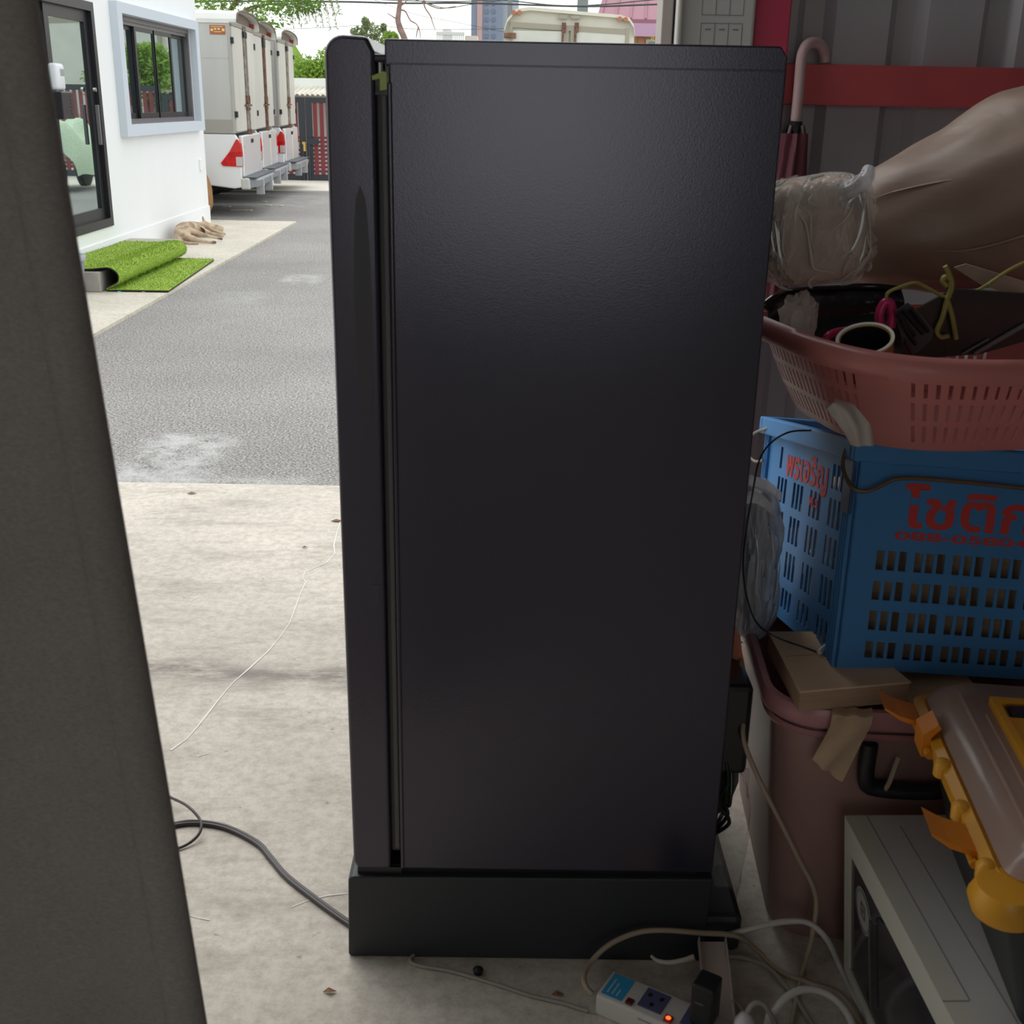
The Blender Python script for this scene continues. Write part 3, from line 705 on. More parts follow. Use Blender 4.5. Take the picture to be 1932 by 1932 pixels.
sub('string', G().tube([P(1672, 566, 1.80), P(1676, 552, 1.80), P(1700, 541, 1.81), P(1728, 534, 1.82), P(1755, 546, 1.83), P(1783, 560, 1.84), P(1815, 556, 1.86), P(1850, 545, 1.86), P(1900, 512, 1.87), P(1932, 495, 1.88)], 0.0028, 6), yel, t, smooth=60, world=True)
for pts in (((1783, 502), (1794, 525), (1795, 545), (1787, 565)), ((1787, 565), (1778, 600), (1768, 625), (1775, 636), (1790, 634)), ((1787, 565), (1797, 600), (1804, 640)), ((1794, 527), (1783, 522), (1778, 530), (1786, 540))):
    sub('raffia_tail', G().tube([P(*q, 1.835) for q in pts], 0.0042, 6), yel, t, smooth=60, world=True)
t = bk('hair_clip', 'black plastic claw clip lying in the basket beside the tape roll', 'clip', (0.63, 1.76, 0.98))
g = G()
def plate(g, pts, Y_, th):
    q = [P(x, y, Y_) for x, y in pts]; g.loft([[p for p in q], [p+V((0.003, th, 0)) for p in q]]); return g
sub('clip_back', plate(G(), ((1688, 588), (1712, 572), (1735, 592), (1762, 625), (1758, 640), (1735, 662), (1715, 672), (1702, 640)), 1.78, 0.008), mat('clip_grey', (0.055, 0.056, 0.065), 0.35), t, world=True)
for a, b in (((1692, 590), (1726, 634)), ((1703, 584), (1742, 630)), ((1718, 582), (1752, 626)), ((1700, 606), (1728, 650)), ((1706, 642), (1722, 672))):
    sub('tooth', G().cyl(P(*a, 1.774), P(*b, 1.774), 0.0042, 0.003, 8), M_BLACKG, t, world=True)
t = bk('wood_slat', 'pale wooden slat sticking up at the back of the pink basket', 'wood', (0.75, 2.05, 1.0))
sub('slat', plate(G(), ((1800, 505), (1822, 498), (1960, 540), (1965, 575), (1850, 537)), 1.915, 0.008), mat('pale_wood', (0.42, 0.31, 0.24), 0.7, var=0.12, scale=5), t, world=True)
t = bk('dark_tray', 'dark tinted plastic tray lying inside the pink basket', 'tray', (0.72, 1.84, 0.95))
tr = sub('tray', plate(G(), ((1700, 600), (1800, 545), (1945, 555), (1950, 640), (1850, 668), (1700, 680)), 1.845, 0.012), mat('dark_tint', (0.03, 0.032, 0.03), 0.25), t, world=True)
sub('tray_bar', G().cyl(P(1838, 668, 1.84), P(1935, 612, 1.84), 0.004), mat('grey_bar', (0.16, 0.15, 0.15), 0.4), t, world=True)
sub('tray_bar', G().cyl(P(1815, 668, 1.84), P(1865, 640, 1.84), 0.002), mat('grey_bar', (0.16, 0.15, 0.15), 0.4), t, world=True)
t = bk('loose_wrapper', 'small clear plastic wrapper in the left corner of the basket', 'plastic wrapper', (0.50, 1.93, 0.98))
sub('film', crumple(G(), UY(1507, 603, 1.93), (0.030, 0.025, 0.042), nu=30, nv=18, amp=0.35, f=2.5, seed=9), M_FILM, t, smooth=25, world=True)
t = bk('yellow_parcel', 'flat tan packet pressed against the basket front inside', 'packet', (0.57, 1.70, 0.95))
sub('packet', plate(G(), ((1562, 690), (1590, 704), (1622, 735), (1600, 760), (1570, 740)), 1.735, 0.006), mat('tan_packet', (0.6, 0.42, 0.28), 0.6), t, world=True)
t = bk('bamboo_spoon', 'brown wooden spatula lying inside the pink basket against its front', 'spatula', (0.78, 1.72, 0.95))
sub('spatula', plate(G(), ((1800, 715), (1850, 700), (1915, 690), (1900, 712), (1850, 728), (1812, 728)), 1.74, 0.006), mat('bamboo', (0.34, 0.19, 0.09), 0.6), t, world=True)
# white plastic scrap hanging out of the basket front
t = bk('white_film_scrap', 'torn white plastic scrap hanging down the front of the pink basket', 'plastic scrap', (0.52, 1.60, 0.88))
def scrap(u, v, k):
    a = [UY(1556, 770, 1.615), UY(1572, 788, 1.60), UY(1592, 815, 1.597), UY(1606, 840, 1.60)]
    b = [UY(1575, 752, 1.61), UY(1612, 764, 1.595), UY(1640, 798, 1.585), UY(1652, 838, 1.595)]
    i = min(int(v*3), 2); f = v*3-i
    p = a[i].lerp(a[i+1], f).lerp(b[i].lerp(b[i+1], f), u)
    return p + V((0, -0.008*math.sin(math.pi*u)-0.003*math.sin(10*u+6*v)-k, 0))
sub('film', G().grid(scrap, 14, 20, 0.0006), mat('white_film', (0.66, 0.60, 0.56), 0.4, translucent=0.35), t, smooth=60, world=True)

# clear plastic bag on the basket and the brown roll behind it
t = thing('clear_bag', 'crinkled clear plastic bag of beige cloth resting on the black vinyl bag', 'plastic bag', (0.50, 1.95, 1.09))
bc = V((0.512, 1.975, 1.186))
RB = Matrix.Rotation(math.radians(-8), 3, 'Y')
sub('contents', softbag(G(), bc+V((0, 0, -0.002)), (0.083, 0.072, 0.083), M=RB, seed=2, pleat=0.04, k=3.6), mat('beige_cloth', (0.60, 0.46, 0.37), 0.7, var=0.28, scale=16, stretch=(1.2, 1.2, 0.4)), t, smooth=50, world=True)
sub('film', softbag(G(), bc, (0.088, 0.077, 0.088), M=RB, seed=5, pleat=0.10, k=3.6), M_FILM, t, smooth=35, world=True)
glint_creases(t, bc, (0.0945, 0.083, 0.0945), mat('glint_crease_film', (0.78, 0.74, 0.68), 0.15, spec=0.9, alpha=0.75), 44, 21, M=RB, k=3.6, r=0.0019)
sub('orange_print', crumple(G(), UY(1455, 492, 1.985), (0.012, 0.03, 0.03), nu=20, nv=12, amp=0.2, seed=1), mat('orange_cloth', (0.62, 0.16, 0.07), 0.6), t, smooth=60, world=True)
# knotted neck and tails of the bag over the roll
nk = [UY(1560, 372, 1.93), UY(1605, 358, 1.915), UY(1632, 338, 1.91), UY(1640, 318, 1.92)]
sub('bag_neck', G().tube(nk, lambda q: 0.020-0.010*q, 10), M_FILMW, t, smooth=30, world=True)
def tail(u, v, k):
    a = [UY(1575, 390, 1.905), UY(1610, 395, 1.90), UY(1630, 400, 1.902)]
    b = [UY(1590, 350, 1.92), UY(1618, 352, 1.91), UY(1622, 345, 1.91)]
    i = min(int(u*2), 1); f = u*2-i
    return a[i].lerp(a[i+1], f).lerp(b[i].lerp(b[i+1], f), v) + V((0, -0.006*math.sin(7*u+4*v)-k, 0))
sub('bag_tail', G().grid(tail, 12, 8, 0.0006), M_FILMW, t, smooth=40, world=True)
t = thing('wrapped_roll', 'thick brown plastic-wrapped roll slanting up across the pink basket', 'roll', (0.9, 2.05, 1.1))
path = [V((0.60, 2.14, 1.165)), V((0.66, 2.135, 1.175)), V((0.76, 2.12, 1.20)), V((0.87, 2.10, 1.24)), V((1.02, 2.06, 1.28)), V((1.25, 2.03, 1.32))]
rads = [0.078, 0.102, 0.134, 0.163, 0.185, 0.185]
loops = []
for i in range(61):
    s_ = i/60*5; k = min(int(s_), 4); f = s_-k; p = path[k].lerp(path[k+1], f); r = rads[k]+(rads[k+1]-rads[k])*f
    lp = []
    for j in range(48):
        a = 2*math.pi*j/48
        w = 1+0.035*math.sin(5*a+2.2*s_)+0.05*noise.noise(V((s_*1.2, math.cos(a)*2, math.sin(a)*2)))+0.02*math.sin(11*a-1.5*s_)
        lp.append(p+V((-0.35*r*w*math.sin(a)*0.4, -r*w*math.cos(a), r*w*math.sin(a))))
    loops.append(lp)
sub('wrapping', G().loft(loops), M_BROWN, t, smooth=60, world=True)
for k, (a0, s0, s1) in enumerate(((0.55, 0.5, 4.0), (-0.25, 1.0, 4.2), (-0.75, 1.4, 4.6))):
    pts = []
    for i in range(7):
        s_ = s0+(s1-s0)*i/6; kk = min(int(s_), 4); f = s_-kk; p = path[kk].lerp(path[kk+1], f); r = rads[kk]+(rads[kk+1]-rads[kk])*f
        a = a0+0.12*math.sin(1.7*s_+k); pts.append(p+V((-0.14*r*math.sin(a), -r*1.02*math.cos(a), r*1.02*math.sin(a))))
    sub('crease', G().tube(pts, lambda q: 0.0005+0.0022*math.sin(math.pi*q), 6), M_BROWN, t, smooth=60, world=True)

# milky plastic bag between fridge and crate
t = thing('milky_bag', 'milky white plastic bag stuffed between the refrigerator and the blue crate', 'plastic bag', (0.44, 1.95, 0.47))
sub('contents', crumple(G(), (0.452, 1.965, 0.615), (0.036, 0.06, 0.125), nu=30, nv=20, amp=0.2, seed=6), mat('grey_contents', (0.27, 0.23, 0.22), 0.8, var=0.3, scale=20, stretch=(6, 6, 1)), t, smooth=50, world=True)
sub('film', softbag(G(), (0.452, 1.925, 0.60), (0.043, 0.07, 0.15), seed=3, k=2.4, pleat=0.12, lump=0.35), M_FILMW, t, smooth=35, world=True)
glint_creases(t, (0.452, 1.925, 0.60), (0.048, 0.078, 0.155), mat('glint_crease_milky', (0.72, 0.72, 0.74), 0.2, spec=0.9, alpha=0.8), 22, 5, k=2.4)
sub('bag_handle', G().grid(lambda u, v, k: UY(1398+60*u, 932-14*math.sin(math.pi*u)+22*v+20*u, 1.86)+V((0, -k, 0)), 14, 5, 0.001), M_FILMW, t, smooth=50, world=True)
sub('bag_handle', G().grid(lambda u, v, k: UY(1400+75*u, 893+18*v+36*u*u, 1.88)+V((0, -k-0.006*math.sin(6*u), 0)), 14, 5, 0.001), M_FILMW, t, smooth=50, world=True)

# thin black lead with a metal plug on the carton
t = thing('thin_black_lead', 'thin black cable with a silver plug hanging over the blue crate onto the carton', 'cable', (0.53, 1.7, 0.524))
ld = [UY(1530, 812, 1.70), UY(1490, 815, 1.74), UY(1455, 835, 1.80), UY(1432, 870, 1.82), UY(1420, 930, 1.82), UY(1408, 1000, 1.80), UY(1402, 1070, 1.78), UY(1410, 1130, 1.76), UY(1430, 1178, 1.745), UY(1470, 1204, 1.735), UZ(1520, 1222, 0.5262), UZ(1548, 1232, 0.5262)]
sub('lead', G().tube(ld, 0.0016, 6), M_BLACK, t, smooth=60, world=True)
a, b = UZ(1546, 1231, 0.529), UZ(1562, 1216, 0.530)
sub('plug', G().cyl(a, b, 0.0048, 0.0048, 8), mat('silver_plug', (0.75, 0.74, 0.7), 0.3, metal=0.6), t, world=True)

# ---------------------------------------------------------------- microwave and tool box
M_MWT = mat('white_enamel', (0.60, 0.58, 0.55), 0.38, var=0.02)
M_MWF = mat('cream_bezel', (0.60, 0.585, 0.50), 0.45)
mwM = Matrix.Translation((0.550, 1.555, 0.0)) @ Matrix.Rotation(math.radians(2.0), 4, 'Z') @ Matrix.Diagonal((1, 1, 1.06, 1))
mw = thing('microwave_oven', 'white microwave oven with a dark glass door on the floor under the tool box', 'microwave', M=mwM)
# local: x into the oven, y towards the camera is negative, front face slightly raked (bottom set back)
def rake(x, z): return x + 0.036*(1-z/0.30)
g = G(); prof = [(0.035+0.02, 0.012), (0.46, 0.012), (0.46, 0.296), (0.455, 0.30), (0.03, 0.30)]
sub('oven_case', g.prism(prof, -0.50, 0.0, 'y'), M_MWT, mw)
pts = lambda y, z: V((rake(0, z), y, z))
g = G()
usm = [-0.50, -0.485, -0.40, -0.025, -0.0]; vsm = [0.012, 0.035, 0.250, 0.30]
sub('front_bezel', g.perf(usm, vsm, lambda i, j: not (i in (1, 2) and j == 1), lambda u, v, k: (rake(0.0, v)+0.03*k, u, v)), M_MWF, mw)
gl = G().perf([-0.485, -0.025], [0.035, 0.250], lambda i, j: True, lambda u, v, k: (rake(0.004, v)+0.004*k, u, v))
sub('door_glass', gl, mat('dark_oven_glass', (0.016, 0.018, 0.026), 0.12, spec=0.6), mw, 'dark oven door glass')
ic = rake(0.003, 0.205)
def disc(cy, cz, ry, rz, x, n=30): return [(rake(x, cz+rz*math.sin(2*math.pi*i/n)), cy+ry*math.cos(2*math.pi*i/n), cz+rz*math.sin(2*math.pi*i/n)) for i in range(n)]
st = sub('round_sticker', G().loft([disc(-0.085, 0.190, 0.036, 0.036, 0.0035), disc(-0.085, 0.190, 0.036, 0.036, 0.0028)]), mat('sticker_grey', (0.36, 0.36, 0.33), 0.6), mw, 'round grey energy sticker')
for r in (0.030, 0.033):
    d_ = disc(-0.085, 0.190, r, r, 0.0026); sub('sticker_ring', G().tube(d_+[d_[0]], 0.0005, 4, smooth=False), mat('sticker_ink', (0.07, 0.07, 0.075), 0.6), st)
for k, (dy, dz, w, h) in enumerate(((0, 0.010, 0.022, 0.004), (0, -0.010, 0.022, 0.004), (0.009, 0, 0.004, 0.018), (-0.009, 0, 0.004, 0.018), (0.0, 0.0, 0.007, 0.009))):
    sub('sticker_print', G().perf([-0.085+dy-w/2, -0.085+dy+w/2], [0.19+dz-h/2, 0.19+dz+h/2], lambda i, j: True, lambda u, v, k_: (rake(0.0026, v)+0.0006*k_, u, v)), mat('sticker_ink', (0.07, 0.07, 0.075), 0.6), st)
sub('door_handle_line', G().tube([pts(-0.16, 0.225)+V((-0.002, 0, 0)), pts(-0.135, 0.215)+V((-0.002, 0, 0)), pts(-0.13, 0.19)+V((-0.002, 0, 0)), pts(-0.14, 0.06)+V((-0.002, 0, 0))], 0.0016, 6), mat('glass_line', (0.10, 0.10, 0.11), 0.3), mw, smooth=60)
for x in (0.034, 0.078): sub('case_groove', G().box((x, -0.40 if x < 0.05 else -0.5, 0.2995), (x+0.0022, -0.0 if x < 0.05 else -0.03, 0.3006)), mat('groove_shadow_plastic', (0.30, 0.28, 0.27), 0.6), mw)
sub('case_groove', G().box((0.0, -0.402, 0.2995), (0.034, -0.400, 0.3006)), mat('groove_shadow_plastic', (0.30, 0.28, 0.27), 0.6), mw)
for y in (-0.45, -0.06):
    for x in (0.08, 0.42): sub('foot', G().cyl((x, y, 0), (x, y, 0.014), 0.014), M_BLACK, mw)

M_YEL = mat('yellow_plastic', (0.72, 0.33, 0.02), 0.4, var=0.04)
M_ORG = mat('orange_latch', (0.72, 0.23, 0.01), 0.4)
tbM = Matrix.Translation((0.622, 1.535, 0.3195+0.062)) @ Matrix.Rotation(math.radians(-7), 4, 'Z')
tb = thing('tool_box', 'black tool box with yellow rim and smoky clear lid on the white microwave', 'tool box', M=tbM)
LY = -0.46
def tbl(x0, x1, y0, y1, z, r=0.03): return [(x, y, z) for x, y in rrect(x1-x0, y1-y0, r, 5, ((x0+x1)/2, (y0+y1)/2))]
sub('box_body', G().loft([tbl(0.075, 0.33, LY+0.03, -0.03, -0.062), tbl(0.02, 0.36, LY+0.008, -0.008, 0.135)]), mat('tool_box_black', (0.018, 0.021, 0.024), 0.42), tb, smooth=40)
sub('rim_tray', G().loft([tbl(0.014, 0.366, LY, 0, 0.135), tbl(0.0, 0.38, LY-0.008, 0.004, 0.142), tbl(-0.004, 0.384, LY-0.012, 0.006, 0.165), tbl(0.008, 0.372, LY, -0.006, 0.172),
     tbl(0.018, 0.362, LY+0.01, -0.016, 0.165), tbl(0.02, 0.36, LY+0.012, -0.018, 0.138)]), M_YEL, tb, 'yellow plastic rim', smooth=40)
lid = sub('clear_lid', G().loft([tbl(0.012, 0.37, LY+0.004, -0.004, 0.174), tbl(0.022, 0.362, LY+0.014, -0.010, 0.190), tbl(0.045, 0.35, LY+0.035, -0.02, 0.202)]), M_LID, tb, 'smoky see-through lid', smooth=40)
sub('lid_rib', G().box((0.068, LY+0.09, 0.2022), (0.071, -0.12, 0.206), 0.001), M_LID, lid); sub('lid_rib', G().box((0.045, LY+0.06, 0.2022), (0.049, -0.06, 0.206), 0.001), M_LID, lid)
hr = sub('handle_recess', G().perf([0.082, 0.092, 0.30, 0.31], [-0.36, -0.35, -0.095, -0.083], lambda i, j: not (i == 1 and j == 1), lambda u, v, k: (u, v, 0.215-0.014*k)), M_YEL, tb, 'yellow frame around the carry handle')
sub('handle_plate', G().box((0.092, -0.35, 0.2025), (0.30, -0.13, 0.209)), M_YEL, hr)
sub('carry_handle', G().box((0.100, -0.128, 0.2035), (0.295, -0.10, 0.213), 0.004), M_BLACKG, hr)
# compartment dividers seen through the lid
for k in range(3): sub('divider', G().box((0.03+0.0*k, -0.13-0.11*k, 0.14), (0.35, -0.127-0.11*k, 0.17)), mat('divider_brown', (0.30, 0.17, 0.11), 0.6), tb)
# latches along the left edge
def latch(y, open_):
    g = G()
    if open_:
        poly = [(0.0, 0.155), (-0.035, 0.165), (-0.058, 0.180), (-0.060, 0.184), (-0.036, 0.172), (0.0, 0.163)]
        g.prism(poly, y-0.028, y+0.028, 'y')
    else:
        g.prism([(0.0, 0.14), (-0.014, 0.14), (-0.016, 0.175), (0.004, 0.192), (0.008, 0.186), (-0.004, 0.17)], y-0.022, y+0.022, 'y')
    lt = sub('latch', g, M_ORG, tb, 'orange snap latch')
    sub('latch_pin', G().cyl((-0.006, y-0.035, 0.150), (-0.006, y+0.035, 0.150), 0.006, n=10), M_YEL, lt)
latch(-0.055, True); latch(-0.115, False); latch(-0.36, True)
for y in (-0.20, -0.30, -0.42): sub('rim_lug', G().lathe([(0.001, 0), (0.011, 0.001), (0.012, 0.018), (0.008, 0.024), (0.001, 0.025)], (-0.002, y, 0.150), 14), M_YEL, tb, smooth=50)
sub('corner_bumper', G().lathe([(0.005, 0), (0.035, 0.004), (0.042, 0.022), (0.034, 0.04), (0.005, 0.044)], (0.012, LY+0.002, 0.130), 24), M_YEL, tb, smooth=50)
sub('red_screwdriver_tip', G().cyl((0.07, LY+0.06, 0.05), (0.072, LY+0.01, 0.05), 0.006), mat('red_handle', (0.5, 0.02, 0.04), 0.3), tb)

# ---------------------------------------------------------------- umbrella on the beam
um = thing('folded_umbrella', 'folded maroon umbrella with a pale pink crook handle hooked over the red beam', 'umbrella', (0.70, 3.06, 0.70))
M_CROOK = mat('pale_pink_handle', (0.62, 0.43, 0.43), 0.4)
hk = [UY(1556, 119, 3.115), UY(1555, 102, 3.115), UY(1549, 86, 3.10), UY(1537, 80, 3.085), UY(1524, 84, 3.07), UY(1515, 98, 3.062), UY(1511, 120, 3.06), UY(1507, 170, 3.06), UY(1501, 232, 3.06)]
sub('crook_handle', G().tube(hk, 0.0135, 12, res=8), M_CROOK, um, smooth=60, world=True)
tip0 = UY(1501, 232, 3.06); dn = (UY(1480, 400, 3.06)-tip0).normalized()
sub('ferrule', G().cyl(tip0-dn*0.004, tip0+dn*0.02, 0.017, 0.02, 12), M_BLACK, um, world=True)
for k in range(8):
    a = 2*math.pi*k/8; o = V((math.cos(a), math.sin(a), 0))*0.029
    sub('rib_tip', G().cyl(tip0+o*0.7+dn*0.006, tip0+o+dn*0.04, 0.004, 0.005, 8), mat('rib_end', (0.30, 0.22, 0.22), 0.4) if k % 2 else M_BLACK, um, world=True)
loops = []
for i in range(25):
    s_ = i/24; c = tip0+dn*(0.025+0.46*s_); r = 0.030+0.012*math.sin(math.pi*min(1, s_*2.2)*0.5)-0.035*max(0, s_-0.45)
    loops.append([c+V((math.cos(a), math.sin(a), 0))*r*(1+0.18*math.cos(8*a+3*s_)) for a in (2*math.pi*j/48 for j in range(48))])
sub('canopy', G().loft(loops), mat('maroon_canopy', (0.17, 0.045, 0.065), 0.6), um, smooth=60, world=True)
sub('spike', G().cyl(tip0+dn*0.48, tip0+dn*0.54, 0.006, 0.003, 8), M_BLACK, um, world=True)

# ---------------------------------------------------------------- notice board by the red post
nb = thing('notice_board', 'white board printed with empty boxes fixed beside the red post', 'board', (0.495, 3.05, 1.2))
sub('board', G().box((0.400, 3.045, 1.15), (0.594, 3.075, 2.25), 0.008, 3), M_PAPER, nb, world=True)
sub('edge_strip', G().box((0.399, 3.030, 1.15), (0.414, 3.046, 2.25), 0.007, 4), mat('white_edging', (0.78, 0.78, 0.72), 0.4), nb, world=True)
def boxprint(x0, x1, z0, z1, cols):
    w = 0.0012
    for a, b in (((x0, z0), (x1, z0+w)), ((x0, z1-w), (x1, z1))): sub('printed_line', G().box((a[0], 3.0441, a[1]), (b[0], 3.0449, b[1])), M_PRINT, nb, world=True)
    for k in range(cols+1):
        x = x0+(x1-x0)*k/cols; sub('printed_line', G().box((x, 3.0441, z0), (x+w, 3.0449, z1)), M_PRINT, nb, world=True)
    for k in range(cols): x = x0+(x1-x0)*(k+0.35)/cols; sub('printed_caption', G().box((x, 3.0441, z1-0.016), (x+0.014, 3.0449, z1-0.013)), M_PRINT, nb, world=True)
for k in range(4): boxprint(0.461, 0.562, 1.350+0.0795*2*k-0.0, 1.350+0.0795*2*k+0.062, 3)
for k in range(4): boxprint(0.461, 0.562, 1.4295+0.0795*2*k, 1.4295+0.0795*2*k+0.062, 3)

# ---------------------------------------------------------------- dark curtain in the foreground
cu = thing('curtain', 'dark grey fabric curtain hanging close by at the edge of the doorway', 'curtain', (-0.45, 0.75, 0.0))
def curt(u, v, k):
    z = 3.05*v
    edge = -0.2915+(1.43-z)*0.0475+0.006*math.sin(2.3*z+0.6)
    if z < 0.66: edge += (0.66-z)*0.01
    x = edge-0.62*(1-u)
    fold = 0.012*math.sin(26*x+1.2*z)*(1-u)+0.01*math.sin(3*z)*(1-u)
    return V((x, 0.75+fold+k-0.018*(u**14), z+0.004))
sub('cloth', G().grid(curt, 60, 40, 0.03), M_CURTAIN, cu, smooth=60, world=True)
sub('hem_fold', G().tube([curt(1, j/30, 0.015)+V((-0.006, 0, 0)) for j in range(31)], 0.0165, 12, res=2), M_CURTAIN, cu, smooth=80, world=True)
sub('curtain_rail', G().cyl((-0.99, 0.765, 3.07), (-0.2, 0.765, 3.07), 0.012), M_FRAMEG, cu, world=True)

# ---------------------------------------------------------------- cables and power strip on the floor
M_DCORD = mat('dark_brown_cord', (0.055, 0.042, 0.042), 0.4)
M_TAN = mat('tan_cord', (0.38, 0.30, 0.22), 0.6)
M_WCORD = mat('white_cord', (0.55, 0.52, 0.49), 0.5)
M_GCORD = mat('grey_beige_cord', (0.34, 0.31, 0.27), 0.55)
t = thing('twin_cord', 'dark twin flex cord running over the pale slab to the refrigerator', 'cable', (-0.45, 1.85, 0))
pts = [UZ(*q, 0.005) for q in ((290, 1570), (330, 1554), (375, 1550), (430, 1560), (485, 1588), (510, 1615), (540, 1650), (590, 1690), (645, 1730), (700, 1765))]
for o in (0.0, 0.007):
    sub('strand', G().tube([p+V((0, -o, 0)) for p in pts], 0.0042, 7), M_DCORD, t, smooth=60, world=True)
t = thing('loop_cord', 'thin dark loop of cord sticking out from behind the curtain', 'cable', (-0.62, 1.95, 0))
lp = [UZ(290, 1492, 0.006), UZ(325, 1506, 0.02), UZ(355, 1522, 0.03), UZ(378, 1548, 0.022), UZ(376, 1572, 0.014), UZ(355, 1592, 0.006), UZ(325, 1604, 0.004), UZ(285, 1612, 0.004)]
sub('cord', G().tube(lp, 0.0030, 7), M_DCORD, t, smooth=60, world=True)
t = thing('thin_grey_cord', 'thin grey cord lying on the floor before the refrigerator base', 'cable', (0.05, 1.5, 0))
pts = [V((-0.12, 1.62, 0.004))]+[UZ(*q, 0.004) for q in ((775, 1815), (850, 1832), (930, 1855), (1000, 1878), (1060, 1892), (1110, 1908))]
sub('cord', G().tube(pts, 0.0034, 7), M_GCORD, t, smooth=60, world=True)
t = thing('tan_power_cord', 'tan power cord dropping from behind the refrigerator to the floor', 'cable', (0.5, 1.6, 0))
pts = [UY(1392, 1200, 1.80), UY(1400, 1270, 1.70), UY(1404, 1340, 1.66), UY(1403, 1395, 1.625), UY(1430, 1465, 1.61), UY(1470, 1545, 1.60), UY(1510, 1625, 1.595), UY(1535, 1675, 1.59), UY(1540, 1715, 1.585), UY(1530, 1775, 1.575), UY(1515, 1830, 1.56), UZ(1504, 1880, 0.006), UZ(1494, 1932, 0.006), UZ(1480, 1990, 0.006)]
sub('cord', G().tube(pts, 0.0042, 8), M_TAN, t, smooth=60, world=True)
t = thing('arched_tan_cord', 'tan cord arching from the power strip across the refrigerator base', 'cable', (0.25, 1.52, 0))
pts = [UY(1118, 1876, 1.47), UY(1106, 1862, 1.48), UY(1102, 1842, 1.50), UY(1115, 1815, 1.53), UY(1150, 1782, 1.55), UY(1200, 1760, 1.56), UY(1250, 1755, 1.56), UY(1320, 1760, 1.56), UY(1390, 1766, 1.57), UZ(1430, 1795, 0.014), UZ(1470, 1832, 0.006), UZ(1530, 1855, 0.006), UZ(1590, 1880, 0.006), UZ(1640, 1960, 0.006)]
sub('cord', G().tube(pts, 0.0045, 8), M_TAN, t, smooth=60, world=True)
t = thing('white_cable', 'white cord curving over the floor beside the microwave', 'cable', (0.5, 1.6, 0))
pts = [UY(1375, 1764, 1.585), UY(1420, 1751, 1.585), UY(1480, 1739, 1.585), UY(1525, 1741, 1.58), UY(1560, 1772, 1.565), UZ(1585, 1825, 0.008), UZ(1615, 1885, 0.006), UZ(1650, 1945, 0.006)]
sub('cord', G().tube(pts, 0.0052, 8), M_WCORD, t, smooth=60, world=True)
t = thing('thick_white_loop', 'thick white cord loop rising off the floor near the power strip', 'cable', (0.45, 1.45, 0))
pts = [UZ(1440, 1965, 0.012), UZ(1455, 1925, 0.02), UZ(1475, 1890, 0.04), UZ(1505, 1870, 0.05), UZ(1540, 1868, 0.05), UZ(1575, 1885, 0.04), UZ(1600, 1915, 0.02), UZ(1618, 1960, 0.008)]
sub('cord', G().tube(pts, 0.0062, 9), mat('bright_white_cord', (0.62, 0.58, 0.54), 0.45), t, smooth=60, world=True)
sub('plug_collar', G().cyl(pts[1]+V((0.004, 0.012, 0.006)), pts[1]+V((-0.006, -0.014, -0.008)), 0.009, 0.011, 12), mat('bright_white_cord', (0.62, 0.58, 0.54), 0.45), t, world=True)
t = thing('pale_grey_lead', 'pale grey lead trailing across the floor behind the power strip', 'cable', (0.42, 1.55, 0))
pts = [UZ(1370, 1806, 0.006), UZ(1400, 1806, 0.006), UZ(1440, 1820, 0.006), UZ(1475, 1852, 0.006), UZ(1515, 1905, 0.006), UZ(1560, 1980, 0.006)]
sub('cord', G().tube(pts, 0.0045, 8), M_GCORD, t, smooth=60, world=True)
t = thing('white_stub_lead', 'short white lead bending down beside the cable channel', 'cable', (0.36, 1.45, 0))
pts = [UZ(1380, 1885, 0.03), UZ(1395, 1900, 0.02), UZ(1404, 1925, 0.008), UZ(1404, 1970, 0.006)]
sub('cord', G().tube(pts, 0.0036, 8), M_WCORD, t, smooth=60, world=True)
t = thing('cream_lead', 'short cream lead with a tapered plug end before the refrigerator base', 'cable', (0.27, 1.52, 0))
sub('cord', G().tube([UY(1228, 1803, 1.545), UY(1240, 1812, 1.54), UY(1262, 1816, 1.535), UY(1290, 1812, 1.53), UY(1310, 1806, 1.53)], lambda q: 0.0025+0.003*q, 8), mat('cream_plastic', (0.55, 0.50, 0.42), 0.5), t, smooth=60, world=True)

psM = Matrix.Translation((0.158, 1.462, 0.0)) @ Matrix.Rotation(math.radians(-31), 4, 'Z')
ps = thing('power_strip', 'white power strip with blue sockets and a glowing red switch on the floor', 'power strip', M=psM)
M_STRIP = mat('strip_white', (0.60, 0.57, 0.53), 0.45)
sub('strip_body', G().box((0, 0, 0), (0.36, 0.066, 0.04), 0.005, 3), M_STRIP, ps, smooth=40)
lb = sub('blue_label', G().box((0.006, 0.008, 0.0400), (0.042, 0.060, 0.0406)), mat('label_blue', (0.04, 0.33, 0.60), 0.5), ps, 'bright blue paper label')
for k, w in enumerate((0.034, 0.028, 0.016)): sub('label_print', G().box((0.013+0.008*k, 0.014, 0.0407), (0.0155+0.008*k, 0.014+w, 0.0409)), mat('label_pale', (0.35, 0.60, 0.75), 0.6), lb)
M_SOCK = mat('slate_socket', (0.085, 0.095, 0.19), 0.45)
